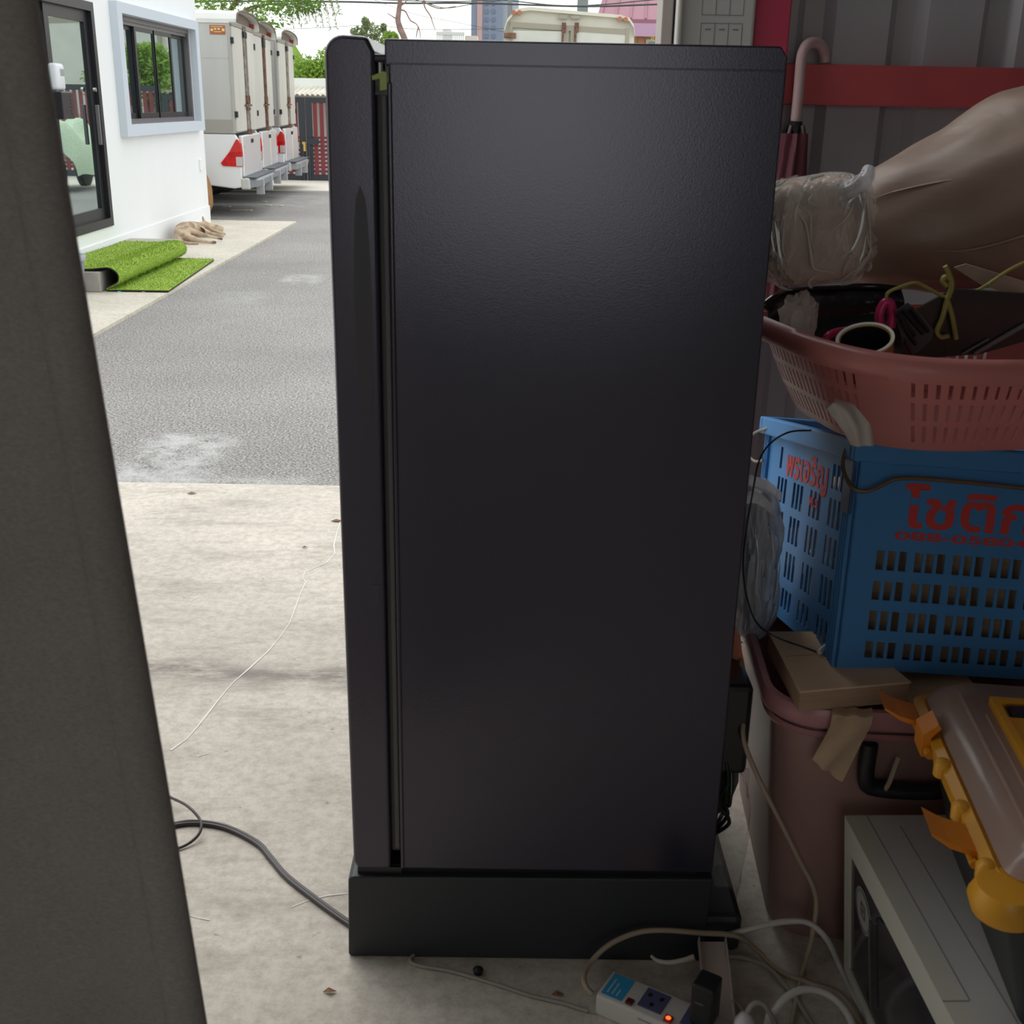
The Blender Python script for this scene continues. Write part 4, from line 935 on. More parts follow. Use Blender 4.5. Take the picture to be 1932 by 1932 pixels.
for k in range(4):
    x = 0.066+0.072*k
    so = sub('socket', G().box((x, 0.014, 0.0395), (x+0.04, 0.058, 0.0418), 0.001), M_SOCK, ps)
    for q, (dx, dy) in enumerate(((0.010, 0.030), (0.030, 0.030), (0.020, 0.012))): sub('pin_hole', G().box((x+dx-0.003, 0.014+dy-0.004, 0.0416), (x+dx+0.003, 0.014+dy+0.004, 0.0421)), M_BLACK, so)
    if k == 0: sub('switch', G().box((0.048, 0.006, 0.0395), (0.060, 0.020, 0.0440), 0.002), mat('dark_red_switch', (0.12, 0.02, 0.03), 0.4), ps, 'unlit dark red switch')
    else:
        sw_ = sub('switch', G().box((0.048+0.072*k-0.006, 0.004, 0.0395), (0.048+0.072*k+0.008, 0.019, 0.0440), 0.002), mat('lit_switch_red', (0.45, 0.03, 0.02), 0.4), ps, 'lit red rocker switch')
        if k == 1: sub('neon_lamp', G().lathe([(0.001, 0), (0.0042, 0.0003), (0.003, 0.0016), (0.001, 0.002)], (0.121, 0.0115, 0.0440), 14), mat('neon_glow', (1, 0.12, 0.02), 0.4, emit=(1, 0.10, 0.015), estr=2.2), sw_)
sub('side_print', G().box((0.075, -0.0004, 0.028), (0.14, 0.0, 0.031)), mat('print_grey2', (0.3, 0.29, 0.28), 0.7), ps)
ad = thing('plug_adapter', 'black charger adapter standing in a socket of the power strip', 'adapter', M=psM)
sub('adapter_body', G().box((0.150, 0.020, 0.0422), (0.186, 0.062, 0.118), 0.005, 3), M_BLACK, ad, smooth=40)
sub('adapter_print', G().box((0.158, 0.0195, 0.085), (0.172, 0.0201, 0.089)), mat('adapter_grey', (0.08, 0.08, 0.085), 0.6), ad)
wp = thing('white_plug', 'round white plug with a grey lead in the power strip', 'plug', M=psM)
sub('plug_body', G().lathe([(0.016, 0), (0.018, 0.006), (0.015, 0.03), (0.008, 0.042), (0.002, 0.044)], (0.232, 0.040, 0.0422), 20), mat('plug_white', (0.60, 0.55, 0.56), 0.45), wp, smooth=50)
sub('plug_lead', G().tube([(0.232, 0.040, 0.08), (0.238, 0.050, 0.098), (0.250, 0.060, 0.098), (0.262, 0.066, 0.08), (0.275, 0.085, 0.04), (0.300, 0.11, 0.005)], 0.004, 8), M_GCORD, wp, smooth=60)
# beige U-shaped cable channel leaning on the base
ch = thing('cable_channel', 'beige U-shaped plastic cable channel leaning by the refrigerator base', 'cable channel', (0.345, 1.5, 0))
a0, a1 = UY(1342, 1778, 1.578), UY(1362, 1915, 1.43)
a1.z = 0.004
ax = (a1-a0); L_ = ax.length; ax.normalize(); xx = V((1, 0.02, 0)).normalized(); nn = xx.cross(ax).normalized()
if nn.y > 0: nn = -nn
chM = Matrix((xx, ax, nn)).transposed().to_4x4(); chM.translation = a0
g = G()
for lo, hi in (((-0.022, 0, 0), (0.022, L_, 0.0016)), ((-0.0235, 0, 0), (-0.0215, L_, 0.016)), ((0.0215, 0, 0), (0.0235, L_, 0.016))): g.box(lo, hi, M=chM)
sub('channel', g, mat('beige_channel', (0.56, 0.48, 0.43), 0.5), ch, world=True)

# clear bag tucked at the foot of the fridge back, and a coral lid
t = thing('limp_clear_bag', 'limp clear plastic bag hanging behind the refrigerator above the floor', 'plastic bag', (0.42, 1.66, 0.02))
sub('film', crumple(G(), (0.408, 1.72, 0.16), (0.030, 0.035, 0.155), nu=36, nv=30, amp=0.25, f=1.6, seed=8), M_FILMT, t, smooth=25, world=True)
t = thing('coral_bowl', 'coral plastic bowl wedged between the refrigerator and the rose tub', 'bowl', (0.405, 2.02, 0.47))
bm_ = Matrix.Rotation(math.radians(75), 3, 'Y')
sub('bowl', G().loft([[bm_ @ V((r*math.cos(a), r*math.sin(a), z))+V((0.395, 1.80, 0.50)) for a in (2*math.pi*i/28 for i in range(28))] for r, z in ((0.002, -0.025), (0.04, -0.02), (0.066, 0.0), (0.07, 0.012), (0.066, 0.012), (0.038, -0.014), (0.002, -0.018))]), mat('coral_plastic', (0.72, 0.24, 0.14), 0.4), t, smooth=50, world=True)
# small things on the floor
M_LEAF = mat('dry_leaf', (0.26, 0.12, 0.05), 0.8)
for i, (px, py, s_) in enumerate(((636, 984, 0.022), (362, 932, 0.018), (575, 1034, 0.010), (622, 1873, 0.011), (1052, 1878, 0.010))):
    c = UZ(px, py, 0.0); g = G()
    g.loft([[(c.x-s_, c.y, 0.001), (c.x-s_*0.2, c.y+s_*0.5, 0.005), (c.x+s_, c.y+s_*0.1, 0.002), (c.x, c.y-s_*0.45, 0.006)], [(c.x-s_, c.y, 0.002), (c.x-s_*0.2, c.y+s_*0.5, 0.006), (c.x+s_, c.y+s_*0.1, 0.003), (c.x, c.y-s_*0.45, 0.007)]])
    tag(g.done('dry_leaf', M_LEAF), ('curled brown leaf on the slab at the end of the white mended crack', 'curled brown leaf on the slab close to the asphalt edge', 'tiny dark leaf speck on the slab beside the mended crack', 'small brown leaf on the slab left of the refrigerator base', 'small brown leaf on the floor beside the thin grey cord')[i], 'leaf', 'dry leaves on the slab')
c = UZ(902, 1836, 0.0); tag(G().lathe([(0.001, 0), (0.008, 0.001), (0.009, 0.008), (0.004, 0.012), (0.001, 0.0125)], c, 10).done('rubber_bit', M_BLACK, smooth=50), 'small black rubber stopper on the floor before the refrigerator', 'rubber stopper')

# ================================================================ THE YARD
# artificial turf over the step
tf = thing('turf_mat', 'bright green artificial turf mat folded over the concrete doorstep', 'turf mat', (-2.95, 9.6, 0))
sec = [(-3.44, 0.1555), (-3.25, 0.1555), (-3.10, 0.157), (-3.02, 0.166), (-2.955, 0.168), (-2.91, 0.145), (-2.89, 0.11), (-2.90, 0.07), (-2.95, 0.042), (-2.99, 0.025), (-2.985, 0.012), (-2.92, 0.012), (-2.80, 0.012), (-2.66, 0.012), (-2.53, 0.012)]
def cat(P, u):
    s_ = u*(len(P)-1); i = min(int(s_), len(P)-2); f = s_-i
    g_ = lambda k: V(P[max(0, min(len(P)-1, k))])
    a, b, c, d = g_(i-1), g_(i), g_(i+1), g_(i+2)
    return 0.5*((2*b)+(c-a)*f+(2*a-5*b+4*c-d)*f*f+(3*b-a-3*c+d)*f**3)
SEC3 = [(x, 0, z) for x, z in sec]
def turf(u, v, k):
    p = cat(SEC3, u); e = 0.004
    t_ = (cat(SEC3, min(1, u+e))-cat(SEC3, max(0, u-e))).normalized(); n = V((-t_.z, 0, t_.x))
    y0 = 8.58 + 0.03*max(0, u-0.7); y1 = 10.45 - 0.16*max(0, (u-0.6))
    y = y0+(y1-y0)*v
    x = p.x + 0.11*(1-v)*0 - 0.10*v*max(0, min(1, (u-0.55)*3))
    z = p.z*(1+0.05*math.sin(4*v+1)*(1 if p.z > 0.03 else 0)) + (0.03*v if 0.15 < u < 0.45 else 0)*0
    return V((x, y, z)) + n*(-k)
turfo = sub('backing', G().grid(turf, 70, 30, 0.005), mat('turf_backing', (0.03, 0.04, 0.025), 0.9), tf, smooth=50, world=True)
sub('turf_face', G().grid(lambda u, v, k: turf(u, v, -0.003-k), 70, 30, 0.004), M_TURF, tf, smooth=50, world=True)
g = G(); r_ = random.Random(3)
for _ in range(16000):
    u, v = r_.random(), r_.random(); p = turf(u, v, -0.006); q = turf(min(1, u+0.01), v, -0.006); n = turf(u, v, -0.03)-p
    d = n.normalized()*r_.uniform(0.006, 0.014)+V((r_.uniform(-1, 1), r_.uniform(-1, 1), r_.uniform(-0.5, 1)))*0.008
    w = V((r_.uniform(-1, 1), r_.uniform(-1, 1), 0)).normalized()*0.003
    g.bm.faces.new([g.bm.verts.new(c) for c in (p-w, p+w, p+d)])
pile = g.done('grass_pile', M_TURF, tf, world=True, fix=False); pile['kind'] = 'stuff'

# sleeping dog, one continuous mesh
def skin_mesh(J, E_, sub_=2):
    me = bpy.data.meshes.new('dog'); me.from_pydata([j[0] for j in J], E_, []); o = bpy.data.objects.new('dog', me); COL.objects.link(o)
    m = o.modifiers.new('s', 'SKIN'); m.use_smooth_shade = True
    for i, j in enumerate(J):
        r = j[1]; me.skin_vertices[0].data[i].radius = r if isinstance(r, tuple) else (r, r)
    me.skin_vertices[0].data[0].use_root = True
    o.modifiers.new('d', 'SUBSURF').levels = sub_
    bpy.context.view_layer.update()
    r = bpy.data.meshes.new_from_object(o.evaluated_get(bpy.context.evaluated_depsgraph_get())); bpy.data.objects.remove(o)
    r.polygons.foreach_set('use_smooth', [True]*len(r.polygons)); return r
J = [((-3.27, 11.84, 0.078), 0.080), ((-3.29, 12.00, 0.085), 0.085), ((-3.30, 12.18, 0.088), 0.090), ((-3.29, 12.34, 0.085), 0.085), ((-3.25, 12.48, 0.08), 0.06), ((-3.19, 12.60, 0.075), 0.058), ((-3.10, 12.68, 0.055), 0.040), ((-3.03, 12.71, 0.04), 0.028),
     # hind legs
     ((-3.17, 11.81, 0.050), (0.048, 0.046)), ((-3.06, 11.775, 0.030), 0.022), ((-2.96, 11.74, 0.018), 0.0135), ((-2.875, 11.735, 0.017), 0.016),
     ((-3.17, 11.88, 0.105), (0.042, 0.04)), ((-3.055, 11.93, 0.07), 0.020), ((-2.955, 11.98, 0.035), 0.0125), ((-2.87, 11.98, 0.022), 0.015),
     # tail
     ((-3.26, 11.74, 0.04), 0.026), ((-3.19, 11.665, 0.02), 0.017), ((-3.10, 11.64, 0.014), 0.013), ((-3.03, 11.65, 0.012), 0.010),
     # front legs
     ((-3.17, 12.32, 0.07), 0.04), ((-3.05, 12.30, 0.03), 0.018), ((-2.93, 12.30, 0.018), 0.015), ((-3.17, 12.38, 0.10), 0.036), ((-3.06, 12.44, 0.05), 0.017), ((-2.95, 12.46, 0.02), 0.015),
     # ears
     ((-3.22, 12.63, 0.13), 0.018), ((-3.235, 12.65, 0.18), 0.007)]
Ed = [(0, 1), (1, 2), (2, 3), (3, 4), (4, 5), (5, 6), (6, 7), (0, 8), (8, 9), (9, 10), (10, 11), (0, 12), (12, 13), (13, 14), (14, 15), (0, 16), (16, 17), (17, 18), (18, 19), (3, 20), (20, 21), (21, 22), (3, 23), (23, 24), (24, 25), (5, 26), (26, 27)]
M_DOG, N, L, b = nodes_of('tan_fur', 0.9)
v = mapv(N, L); sep = N.new('ShaderNodeSeparateXYZ'); L.new(v, sep.inputs[0])
furc = ramp(N, L, tex(N, L, v, 9, 4), [(0.38, (0.30, 0.20, 0.13)), (0.55, (0.56, 0.44, 0.31))])
paw = math_n(N, L, 'DIVIDE', math_n(N, L, 'SUBTRACT', sep.outputs['X'], -2.93), 0.03, True)
L.new(mixc(N, L, math_n(N, L, 'MULTIPLY', paw, 0.75), furc, (0.10, 0.07, 0.06)), b.inputs['Base Color'])
dog = thing('sleeping_dog', 'tan short-haired dog asleep on its side against the white house wall', 'dog', (0, 0, 0))
link('body', skin_mesh(J, Ed), M_DOG, dog)
dog.location = (-0.04, -0.08, 0.0)

# door reader boxes, bin
t = thing('card_reader', 'white wall reader mounted above a black box by the glass door', 'card reader', (XB, 9.3, 1.4))
sub('reader_body', G().box((XB+0.0, 9.22, 1.405), (XB+0.07, 9.40, 1.60), 0.025, 4), mat('reader_white', (0.72, 0.74, 0.78), 0.4), t, smooth=40, world=True)
sub('reader_screen', G().box((XB+0.069, 9.30, 1.51), (XB+0.073, 9.375, 1.56), 0.002), mat('reader_grey', (0.33, 0.34, 0.36), 0.3), t, world=True)
t = thing('black_key_box', 'black slotted metal box mounted under the white reader by the door', 'key box', (XB, 9.35, 1.2))
kb = sub('box_body', G().box((XB+0.0, 9.20, 1.20), (XB+0.10, 9.44, 1.40), 0.01), M_FRAME, t, world=True)
sub('side_flange', G().box((XB+0.03, 9.44, 1.23), (XB+0.035, 9.50, 1.385), 0.001), mat('flange_grey', (0.22, 0.23, 0.26), 0.5), t, world=True)
for k in range(6): sub('vent_slot', G().box((XB+0.0995, 9.37, 1.23+0.026*k), (XB+0.102, 9.41, 1.242+0.026*k)), M_BLACK, kb, world=True)
t = thing('grey_bin', 'grey plastic bin standing at the end of the doorstep', 'bin', (-3.12, 8.42, 0))
sub('bin_body', G().lathe([(0.09, 0), (0.10, 0.005), (0.125, 0.26), (0.12, 0.26)], (-3.195, 8.40, 0), 28), mat('bin_grey', (0.30, 0.32, 0.36), 0.5), t, smooth=40, world=True)
sub('bin_rim', G().lathe([(0.118, 0.25), (0.135, 0.25), (0.138, 0.275), (0.13, 0.29), (0.118, 0.285)], (-3.195, 8.40, 0), 28), mat('bin_rim_grey', (0.36, 0.38, 0.42), 0.5), t, smooth=40, world=True)
# litter on the apron
for i, (px, py, c_, nm) in enumerate(((225, 551, (0.2, 0.55, 0.75), 'blue'), (271, 551, (0.8, 0.8, 0.8), 'white'))):
    c = UZ(px, py, 0.0); tag(G().box((c.x-0.012, c.y-0.008, 0.0), (c.x+0.012, c.y+0.008, 0.006), 0.002).done('litter_scrap', mat('scrap_'+nm, c_, 0.6)), f'tiny {nm} scrap of litter before the green turf', 'litter')
# ochre sack past the house corner
t = thing('ochre_sack', 'rust and ochre canvas sack standing behind the white house corner', 'sack', (-3.80, 14.15, 0))
sub('sack', softbag(G(), (-3.82, 14.22, 0.27), (0.235, 0.22, 0.315), seed=12, k=2.6, pleat=0.03), mat('ochre_canvas', (0.36, 0.20, 0.06), 0.8, col2=(0.30, 0.14, 0.09), scale=5), t, smooth=50, world=True)

# ---------------------------------------------------------------- box trucks
M_ALU = mat('dull_aluminium', (0.50, 0.495, 0.47), 0.45, metal=0.15, var=0.07, scale=2.2, stretch=(1, 1, 0.25))
M_ALUD = mat('door_aluminium', (0.60, 0.58, 0.53), 0.5, metal=0.1, var=0.07, scale=2.5, stretch=(1, 1, 0.3))
M_TARP = mat('white_roof_skin', (0.72, 0.72, 0.69), 0.6, var=0.05, scale=3)
M_CARW = mat('white_car_paint', (0.80, 0.81, 0.81), 0.25, coat=0.4)
M_RUST = mat('rusty_bar', (0.16, 0.075, 0.045), 0.7, var=0.5, scale=20)
M_LAMP = mat('red_lamp_lens', (0.56, 0.008, 0.008), 0.25, spec=0.4, var=0.25, scale=22)
M_LAMPP = mat('pink_lamp_lens', (0.58, 0.03, 0.025), 0.25, spec=0.4)
M_LAMPC = mat('clear_lamp_lens', (0.55, 0.52, 0.52), 0.15)
M_BUMP = mat('grey_bumper', (0.26, 0.27, 0.29), 0.45)
M_TYRE = mat('tyre_rubber', (0.02, 0.02, 0.02), 0.8)
def make_truck(loc, rz, label, W=1.74, sticker=False, bars='tan', patch=False, boxlen=2.3):
    tk = thing('box_truck', label, 'truck', loc, rz, 'white pickup box trucks parked beyond the house')
    zb, zt = 0.99, 2.26
    # box: walls with rounded roof, overhanging at the rear
    bx = sub('box_body', G().box((-boxlen, 0, zb), (-0.06, W, zt), 0.01), M_ALU, tk)
    roof = [(0.0, zt-0.01), (-0.012, zt+0.0)] 
    rp = [(-0.012, zt-0.02), (-0.015, zt+0.01)]+[(W/2-(W/2-0.0)*math.cos(math.pi*i/12)**1 if False else (W/2)*(1-math.cos(math.pi*i/12)), zt+0.015+0.125*math.sin(math.pi*i/12)**0.55) for i in range(1, 12)]+[(W+0.015, zt+0.01), (W+0.012, zt-0.02)]
    g = G(); rin = [(min(max(y, 0.012), W-0.012), z-0.016) for y, z in rp]; g.loft([[(-boxlen-0.02, y, z) for y, z in rp]+[(-boxlen-0.02, y, z) for y, z in rin[::-1]], [(0.05, y, z) for y, z in rp]+[(0.05, y, z) for y, z in rin[::-1]]]); sub('roof_end', G().loft([[(-0.055, y, z) for y, z in rin], [(-0.075, y, z) for y, z in rin]]), mat('roof_end_brown', (0.20, 0.155, 0.125), 0.8), tk); ro = sub('roof', g, M_TARP, tk, 'pale curved roof', smooth=30)
    # dark rolled rear edge of the roof
    sub('roof_edge', G().tube([(0.05, y, z-0.006) for y, z in rp], 0.011, 6, smooth=False), mat('roof_edge_brown', (0.15, 0.11, 0.09), 0.7), ro)
    for y in (0.13, W-0.13):
        sub('marker_lamp', G().lathe([(0.001, 0.02), (0.028, 0.015), (0.034, 0.0), (0.034, -0.01)], (0, 0, 0), 14, M=Matrix.Rotation(math.radians(90), 3, 'Y')).cyl((-0.04, y, zt+0.035), (-0.02, y, zt+0.035), 0.03) if False else G().cyl((-0.055, y, zt+0.018), (0.005, y, zt+0.018), 0.034, 0.028, 14), mat('marker_red', (0.30, 0.05, 0.035), 0.25), ro)
    # side seams and skirt
    sub('side_seam', G().box((-boxlen, -0.004, zt-0.42), (-0.08, 0.0, zt-0.405)), M_ALU, bx)
    sub('side_rail', G().box((-boxlen, -0.012, zt-0.035), (-0.05, 0.0, zt-0.015), 0.003), M_TARP, bx)
    sub('skirt', G().box((-boxlen, -0.006, zb), (-0.07, 0.0, zb+0.16), 0.003), mat('skirt_grey', (0.34, 0.33, 0.30), 0.6), bx)
    sub('corner_post', G().box((-0.075, -0.008, zb), (-0.045, 0.02, zt), 0.004), mat('post_grey', (0.40, 0.39, 0.36), 0.5), bx)
    if sticker:
        so = sub('warning_sticker', G().box((-0.275, -0.0065, zt-0.16), (-0.095, -0.004, zt-0.06)), mat('sticker_orange', (0.36, 0.11, 0.035), 0.5), tk, 'orange-brown sticker with pale print')
        for k, (x, z, w, h) in enumerate(((-0.265, zt-0.125, 0.03, 0.026), (-0.135, zt-0.125, 0.032, 0.03), (-0.225, zt-0.110, 0.028, 0.018), (-0.185, zt-0.110, 0.028, 0.018), (-0.228, zt-0.135, 0.085, 0.008), (-0.26, zt-0.08, 0.14, 0.007))):
            sub('sticker_print', G().box((x, -0.0072, z), (x+w, -0.0065, z+h)), mat('sticker_cream', (0.75, 0.55, 0.25), 0.5), so)
    # rear doors
    for k in range(2):
        y0, y1 = (0.03, W/2-0.012) if k == 0 else (W/2+0.012, W-0.03)
        d_ = sub('rear_door', G().box((-0.06, y0, zb+0.02), (-0.025, y1, zt-0.06), 0.006), M_ALUD, tk)
        yb = W/2-0.07 if k == 0 else W/2+0.07
        if patch: yb = W/2-0.05+0.1*k
        sub('lock_bar', G().cyl((-0.012, yb, zb-0.02), (-0.012, yb, zt-0.02), 0.014, n=10), M_RUST if bars == 'rust' else mat('dull_bar', (0.27, 0.235, 0.20), 0.6, var=0.3, scale=15), d_)
        for z, h in ((zt-0.12, 0.12 if bars == 'rust' else 0.07), (1.38, 0.10), (1.27, 0.03), (zb-0.01, 0.09)): sub('bar_keeper', G().box((-0.026, yb-0.03, z-h/2), (0.006, yb+0.03, z+h/2), 0.003), M_RUST if z < 2 else M_BLACK, d_)
        sub('lock_lever', G().box((-0.012, yb, 1.30), (0.005, yb+(0.16 if k else -0.16), 1.325), 0.003), M_RUST, d_)
        yh = y0 if k == 0 else y1
        for z in (zt-0.22, zb+0.22): sub('hinge', G().box((-0.05, yh-0.03, z-0.035), (-0.01, yh+0.03, z+0.035), 0.003), M_BLACK, d_)
    sub('lintel', G().box((-0.06, 0.02, zt-0.058), (-0.02, W-0.02, zt-0.005), 0.003), mat('lintel_grey', (0.30, 0.27, 0.23), 0.6), tk)
    # pickup bed
    sideprof = [(-2.35, 0.42), (-1.42, 0.42), (-1.38, 0.56), (-1.25, 0.72), (-1.0, 0.78), (-0.75, 0.72), (-0.62, 0.56), (-0.58, 0.40), (-0.10, 0.345), (-0.005, 0.36), (0.0, 0.60), (-0.02, 0.92), (-0.06, 0.985), (-2.35, 0.985)]
    for yy0, yy1 in ((0.0, 0.07), (W-0.07, W)):
        bs = sub('bed_side', G().prism(sideprof, yy0, yy1, 'y'), M_CARW, tk)
        md = bs.modifiers.new('round', 'BEVEL'); md.width = 0.015; md.segments = 2; md.limit_method = 'ANGLE'
    sub('bed_floor', G().box((-2.35, 0.07, 0.62), (-0.05, W-0.07, 0.70)), M_CARW, tk)
    tg = sub('tailgate', G().box((-0.045, 0.14, 0.47), (0.012, W-0.14, 0.965), 0.02, 3), M_CARW, tk)
    sub('gate_handle', G().box((0.010, W/2-0.09, 0.86), (0.02, W/2+0.09, 0.91), 0.006), M_BLACK, tg)
    sub('badge', G().box((0.0115, 0.2, 0.825), (0.014, 0.27, 0.838)), mat('badge_grey', (0.25, 0.25, 0.26), 0.4), tg)
    if patch: sub('cream_strip', G().box((0.0115, W*0.5, 0.48), (0.0135, W*0.5+0.09, 0.96)), mat('cream_tape', (0.70, 0.66, 0.52), 0.6), tg)
    for s_, y in ((-1, 0.0), (1, W)):
        yo = lambda d: y+s_*d
        tl = sub('tail_light', G().prism([(-0.245, 0.645), (-0.215, 0.612), (0.004, 0.605), (0.006, 0.78), (-0.135, 0.775)], min(yo(0.012), yo(-0.135)), max(yo(0.012), yo(-0.135)), 'y'), M_LAMP, tk, 'red tail light')
        sub('upper_lens', G().prism([(-0.135, 0.775), (0.006, 0.78), (0.0, 0.88), (-0.03, 0.93), (-0.05, 0.915)], min(yo(0.010), yo(-0.12)), max(yo(0.010), yo(-0.12)), 'y'), M_LAMPP, tl)
        sub('reverse_lens', G().box((-0.06, min(yo(0.014), yo(-0.137)), 0.612), (0.009, max(yo(0.014), yo(-0.137)), 0.72), 0.004), M_LAMPC, tl)
    # step bumper
    bp = sub('rear_bumper', G().loft([[(x, y, z) for x, z in ((0.02, 0.34), (0.17+dx, 0.36), (0.19+dx, 0.44), (0.15+dx, 0.475), (0.02, 0.475))] for y, dx in ((0.0, -0.12), (0.10, -0.03), (0.22, 0.0), (W-0.22, 0.0), (W-0.10, -0.03), (W, -0.12))]), M_BUMP, tk, 'grey step bumper', smooth=30)
    sub('bumper_end', G().box((-0.02, -0.006, 0.335), (0.09, 0.20, 0.472), 0.02), mat('bumper_pale', (0.55, 0.55, 0.52), 0.5), bp)
    sub('bumper_tread', G().box((0.0, 0.03, 0.470), (0.17, W-0.03, 0.482), 0.003), mat('bumper_dark', (0.08, 0.085, 0.10), 0.6), bp)
    for y in (0.42, W-0.55): sub('tow_bracket', G().box((0.10, y, 0.25), (0.20, y+0.05, 0.44), 0.006), mat('bracket_pale', (0.42, 0.43, 0.44), 0.5), bp)
    sub('chassis', G().box((-4.6, 0.45, 0.30), (0.0, W-0.45, 0.50)), M_BLACK, tk)
    for x in (-1.0, -3.95):
        for y in (0.05, W-0.25):
            wh = sub('wheel', G().cyl((x, y, 0.335), (x, y+0.2, 0.335), 0.335, n=28), M_TYRE, tk)
            sub('wheel_rim', G().cyl((x, y-0.004, 0.335), (x, y+0.204, 0.335), 0.2, n=20), mat('rim_grey', (0.5, 0.5, 0.5), 0.4, metal=0.6), wh)
    # cab and bonnet
    cab = [(-2.40, 0.42), (-2.40, 0.99), (-2.52, 1.55), (-2.75, 1.66), (-3.35, 1.66), (-3.95, 1.08), (-4.75, 0.98), (-4.85, 0.80), (-4.85, 0.42)]
    cb_ = sub('cab', G().prism(cab, 0.02, W-0.02, 'y'), M_CARW, tk)
    sub('cab_window', G().prism([(-2.60, 1.02), (-2.68, 1.52), (-3.30, 1.56), (-3.78, 1.06)], 0.012, W-0.012, 'y'), M_BLACKG, cb_)
    sub('windscreen', G().loft([[(-3.42, 0.14, 1.60), (-3.42, W-0.14, 1.60), (-3.93, W-0.1, 1.10), (-3.93, 0.1, 1.10)], [(-3.43, 0.14, 1.615), (-3.43, W-0.14, 1.615), (-3.945, W-0.1, 1.115), (-3.945, 0.1, 1.115)]]), M_BLACKG, cb_)
    return tk
make_truck((-3.29, 14.62, -0.022), math.radians(3.4), 'white box truck with an orange sticker on its aluminium side, nearest the house corner', sticker=True)
make_truck((-3.46, 16.62, -0.022), math.radians(3.4), 'white box truck with a cream strip on its tailgate, parked between two others', patch=True, bars='rust')
make_truck((-3.50, 18.55, -0.022), math.radians(2.6), 'white box truck nearest the maroon gate, with a low pale roof', patch=True)

# ---------------------------------------------------------------- gate and fence line across the far end
M_SLAT = mat('maroon_slat', (0.20, 0.035, 0.045), 0.5, var=0.15, scale=10, stretch=(1, 1, 0.2))
M_GFR = mat('gate_frame_grey', (0.035, 0.04, 0.05), 0.5)
YG = 21.5
def gate(x0, x1, label, ztop=1.41):
    gt = thing('slatted_gate', label, 'gate', ((x0+x1)/2, YG, 0.0), group=None)
    fr_ = G(); fr_.box((x0, YG-0.03, 0.0), (x1, YG+0.03, 0.10)); fr_.box((x0, YG-0.03, ztop-0.09), (x1, YG+0.03, ztop)); fr_.box((x0, YG-0.03, 0.1), (x0+0.11, YG+0.03, ztop-0.09)); fr_.box((x1-0.11, YG-0.03, 0.1), (x1, YG+0.03, ztop-0.09))
    sub('gate_frame', fr_, M_GFR, gt, world=True)
    n = int((x1-x0-0.22)/0.112); p = (x1-x0-0.22)/n; base = None
    for k in range(n):
        x = x0+0.11+p*(k+0.5)
        if base is None:
            base = sub('slat', G().box((x-0.036, YG-0.022, 0.10), (x+0.036, YG-0.004, ztop-0.09), 0.004), M_SLAT, gt, world=True); xb0 = x
        else:
            o = base.copy(); COL.objects.link(o); o.parent = gt; o.location = (x-xb0, 0, 0)
    for k in range(9): sub('cross_bar', G().box((x0+0.1, YG+0.002, 0.14+0.072*k), (x1-0.1, YG+0.02, 0.175+0.072*k)), M_SLAT, gt, world=True)
    return gt
g1 = gate(-6.4, -3.66, 'maroon slatted gate leaf with dark frame, behind the box trucks')
g2 = gate(-3.645, -0.9, 'maroon slatted gate leaf with a drop bolt, beside the box trucks')
sub('latch_plate', G().box((-3.64, YG-0.06, 0.62), (-3.42, YG-0.03, 0.72), 0.005), M_GFR, g2, world=True)
sub('padlock', G().box((-3.72, YG-0.06, 0.50), (-3.66, YG-0.035, 0.66), 0.006), mat('brass_yellow', (0.62, 0.42, 0.08), 0.4), g1, world=True)
sub('drop_bolt', G().cyl((-3.60, YG-0.045, -0.02), (-3.60, YG-0.045, 0.62), 0.02, n=10), M_GFR, g2, world=True)
sub('drop_bolt', G().cyl((-3.71, YG-0.045, 0.0), (-3.71, YG-0.045, 0.62), 0.02, n=10), M_GFR, g1, world=True)
gate(-0.88, 3.4, 'long maroon slatted fence bay closing the yard towards the street', 1.55)
t = thing('shelter_roof', 'pale corrugated shelter roof just beyond the maroon gate', 'roof', (-4.0, 23.2, 1.4))
pts = []
for k in range(80):
    x = -7.5+k*0.095; pts += [(x, 0.0), (x+0.03, 0.03), (x+0.06, 0.03), (x+0.09, 0.0)]
g = G(); g.loft([[(x, 22.4, 1.44+d) for x, d in pts], [(x, 23.6, 1.60+d) for x, d in pts]], closed=False, caps=False)
so = sub('roof_sheet', g, mat('weathered_sheet', (0.62, 0.58, 0.50), 0.8, var=0.18, scale=3), t, world=True); so.modifiers.new('th', 'SOLIDIFY').thickness = 0.01
sub('ridge_board', G().box((-7.5, 23.6, 1.58), (0.0, 23.66, 1.76)), mat('ridge_white', (0.75, 0.78, 0.74), 0.7), t, world=True)
sub('back_panel', G().box((-7.5, 23.70, 0), (0.0, 23.74, 1.6)), mat('ridge_white', (0.75, 0.78, 0.74), 0.7), t, world=True)
for x in (-7.3, -4.6, -2.0): sub('post', G().box((x, 22.9, 0), (x+0.1, 23.0, 1.45)), M_GFR, t, world=True)

